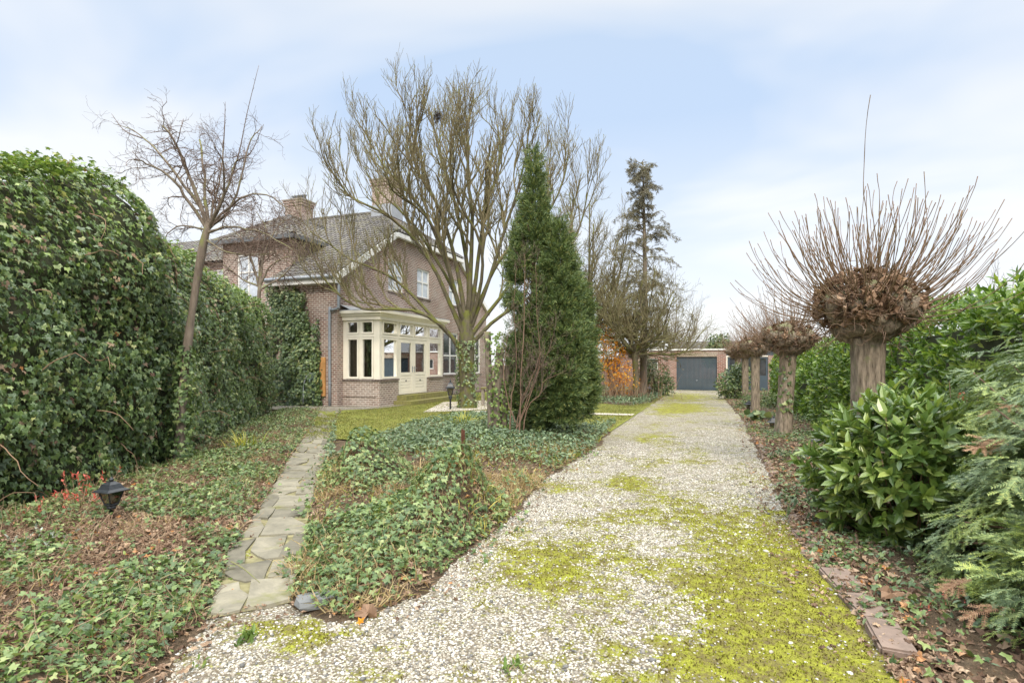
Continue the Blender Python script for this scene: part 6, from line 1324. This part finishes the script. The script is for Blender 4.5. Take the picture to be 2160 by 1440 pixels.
# sprigs one can pick out
def sprig(name, label, px, py, n, h, mat, seed, size, per=5, z=0.0, spread=.18, cat='plant'):
    r = np.random.default_rng(seed); b = gp(px, py); tp = b + r.normal(0, spread, (n, 3)) * (1, 1, 0) + np.array((0, 0, 1.)) * r.uniform(.4, 1, n)[:, None] * h; st = np.tile(b, (n, 1)) + r.normal(0, spread * .3, (n, 3)) * (1, 1, 0); root = thing(name, label, cat, tuple(b))
    mb = MB(); pts = np.stack([st * (1 - t) + tp * t for t in np.linspace(0, 1, 4)], 1); tubes(mb, pts, taper(np.full(n, .003), np.full(n, .0015), 4), 3); mb.build('stems', M['straw'], root)
    mb = MB(); whorls(mb, tp, np.array((0, 0, 1.)) + r.normal(0, .35, (n, 3)), r, per, size, [T_lance(.36, .1)]); mb.build('leaves', mat, root); return root
sprig('azalea', 'small azalea with red leaves left of the nearest lantern', 170, 1095, 24, .5, M['redleaf'], 301, (.03, .055))
sprig('azalea', 'low red-leaved azalea sprig against the hedge foot further left', 80, 1105, 9, .3, M['redleaf'], 302, (.03, .05))
sprig('silver_plant', 'silver-leaved plant at the left edge beneath the hedge', 75, 1165, 22, .16, M['silver'], 303, (.03, .055), 7)
sprig('silver_plant', 'pale silver-leaved plant at the very left edge below the hedge', 8, 1195, 18, .14, M['silver'], 304, (.03, .055), 7)
sprig('weed', 'small green weed growing in the gravel at the path end', 525, 1352, 9, .05, M['smallgreen'], 305, (.04, .075), 5, spread=.03)
sprig('weed', 'tiny green weed in the gravel near the lower left bed', 418, 1412, 5, .04, M['smallgreen'], 306, (.03, .05), 5, spread=.02)
sprig('weed', 'small green tuft in the gravel at the bottom centre', 1072, 1418, 8, .05, M['smallgreen'], 307, (.03, .055), 5, spread=.03)
sprig('grey_weed', 'grey-green weed at the driveway edge under the laurel bush', 1735, 1110, 26, .3, M['bluegreen'], 308, (.05, .08), 6, spread=.16)
sprig('pink_berry_plant', 'low plant with pinkish berries under the yew bush', 1990, 1310, 9, .22, M['redleaf'], 309, (.014, .024), 6, spread=.08)
def stick(label, pts, r, z=.03):
    l = smooth_line([gp(px, py) + (0, 0, z) for px, py in pts], 10); mb = MB(); tubes(mb, l, np.linspace(r, r * .5, 10), 6); tag(mb.build('stick', M['bark_grey'], loc=tuple(l[0])), label, 'stick')
stick('brown stick lying on the moss near the right edge of the driveway', [(1605, 1238), (1620, 1244), (1648, 1246)], .009)
stick('thin curved twig lying across the flagstones', [(487, 1205), (515, 1222), (548, 1252)], .006, .08)
stick('small dry twig on the moss at the bottom right', [(1688, 1348), (1715, 1352), (1742, 1360)], .006)
def big_leaf(label, px, py, s, mat, seed, z=.05, tilt=.4):
    r = np.random.default_rng(seed); mb = MB(); b = gp(px, py, z); scatter(mb, CRUMP[seed % 6], b[None], frames(np.array([[0, -.5, 1.]]) + r.normal(0, tilt, (1, 3)), rnd_dir(r, 1)), np.array([s])); tag(mb.build('fallen_leaf', mat, loc=tuple(b)), label, 'leaf')
big_leaf('large brown maple leaf where the ivy spills onto the gravel', 775, 1290, .2, M['deadleaf'], 1)
big_leaf('small orange leaf on the gravel below the big maple leaf', 760, 1310, .07, M['orange'], 2)
big_leaf('orange-brown leaf lying on the middle ivy', 868, 1190, .07, M['litter'], 3, .2)
big_leaf('large tan leaf at the edge of the left bed by the gravel', 328, 1348, .17, M['deadleaf'], 4)
big_leaf('large curled brown leaf under the laurel bush', 1802, 1140, .17, M['litter'], 5, .09, .2)
big_leaf('crumpled brown leaf beneath the yew, near the edging slabs', 1880, 1250, .2, M['deadleaf'], 7, .1)
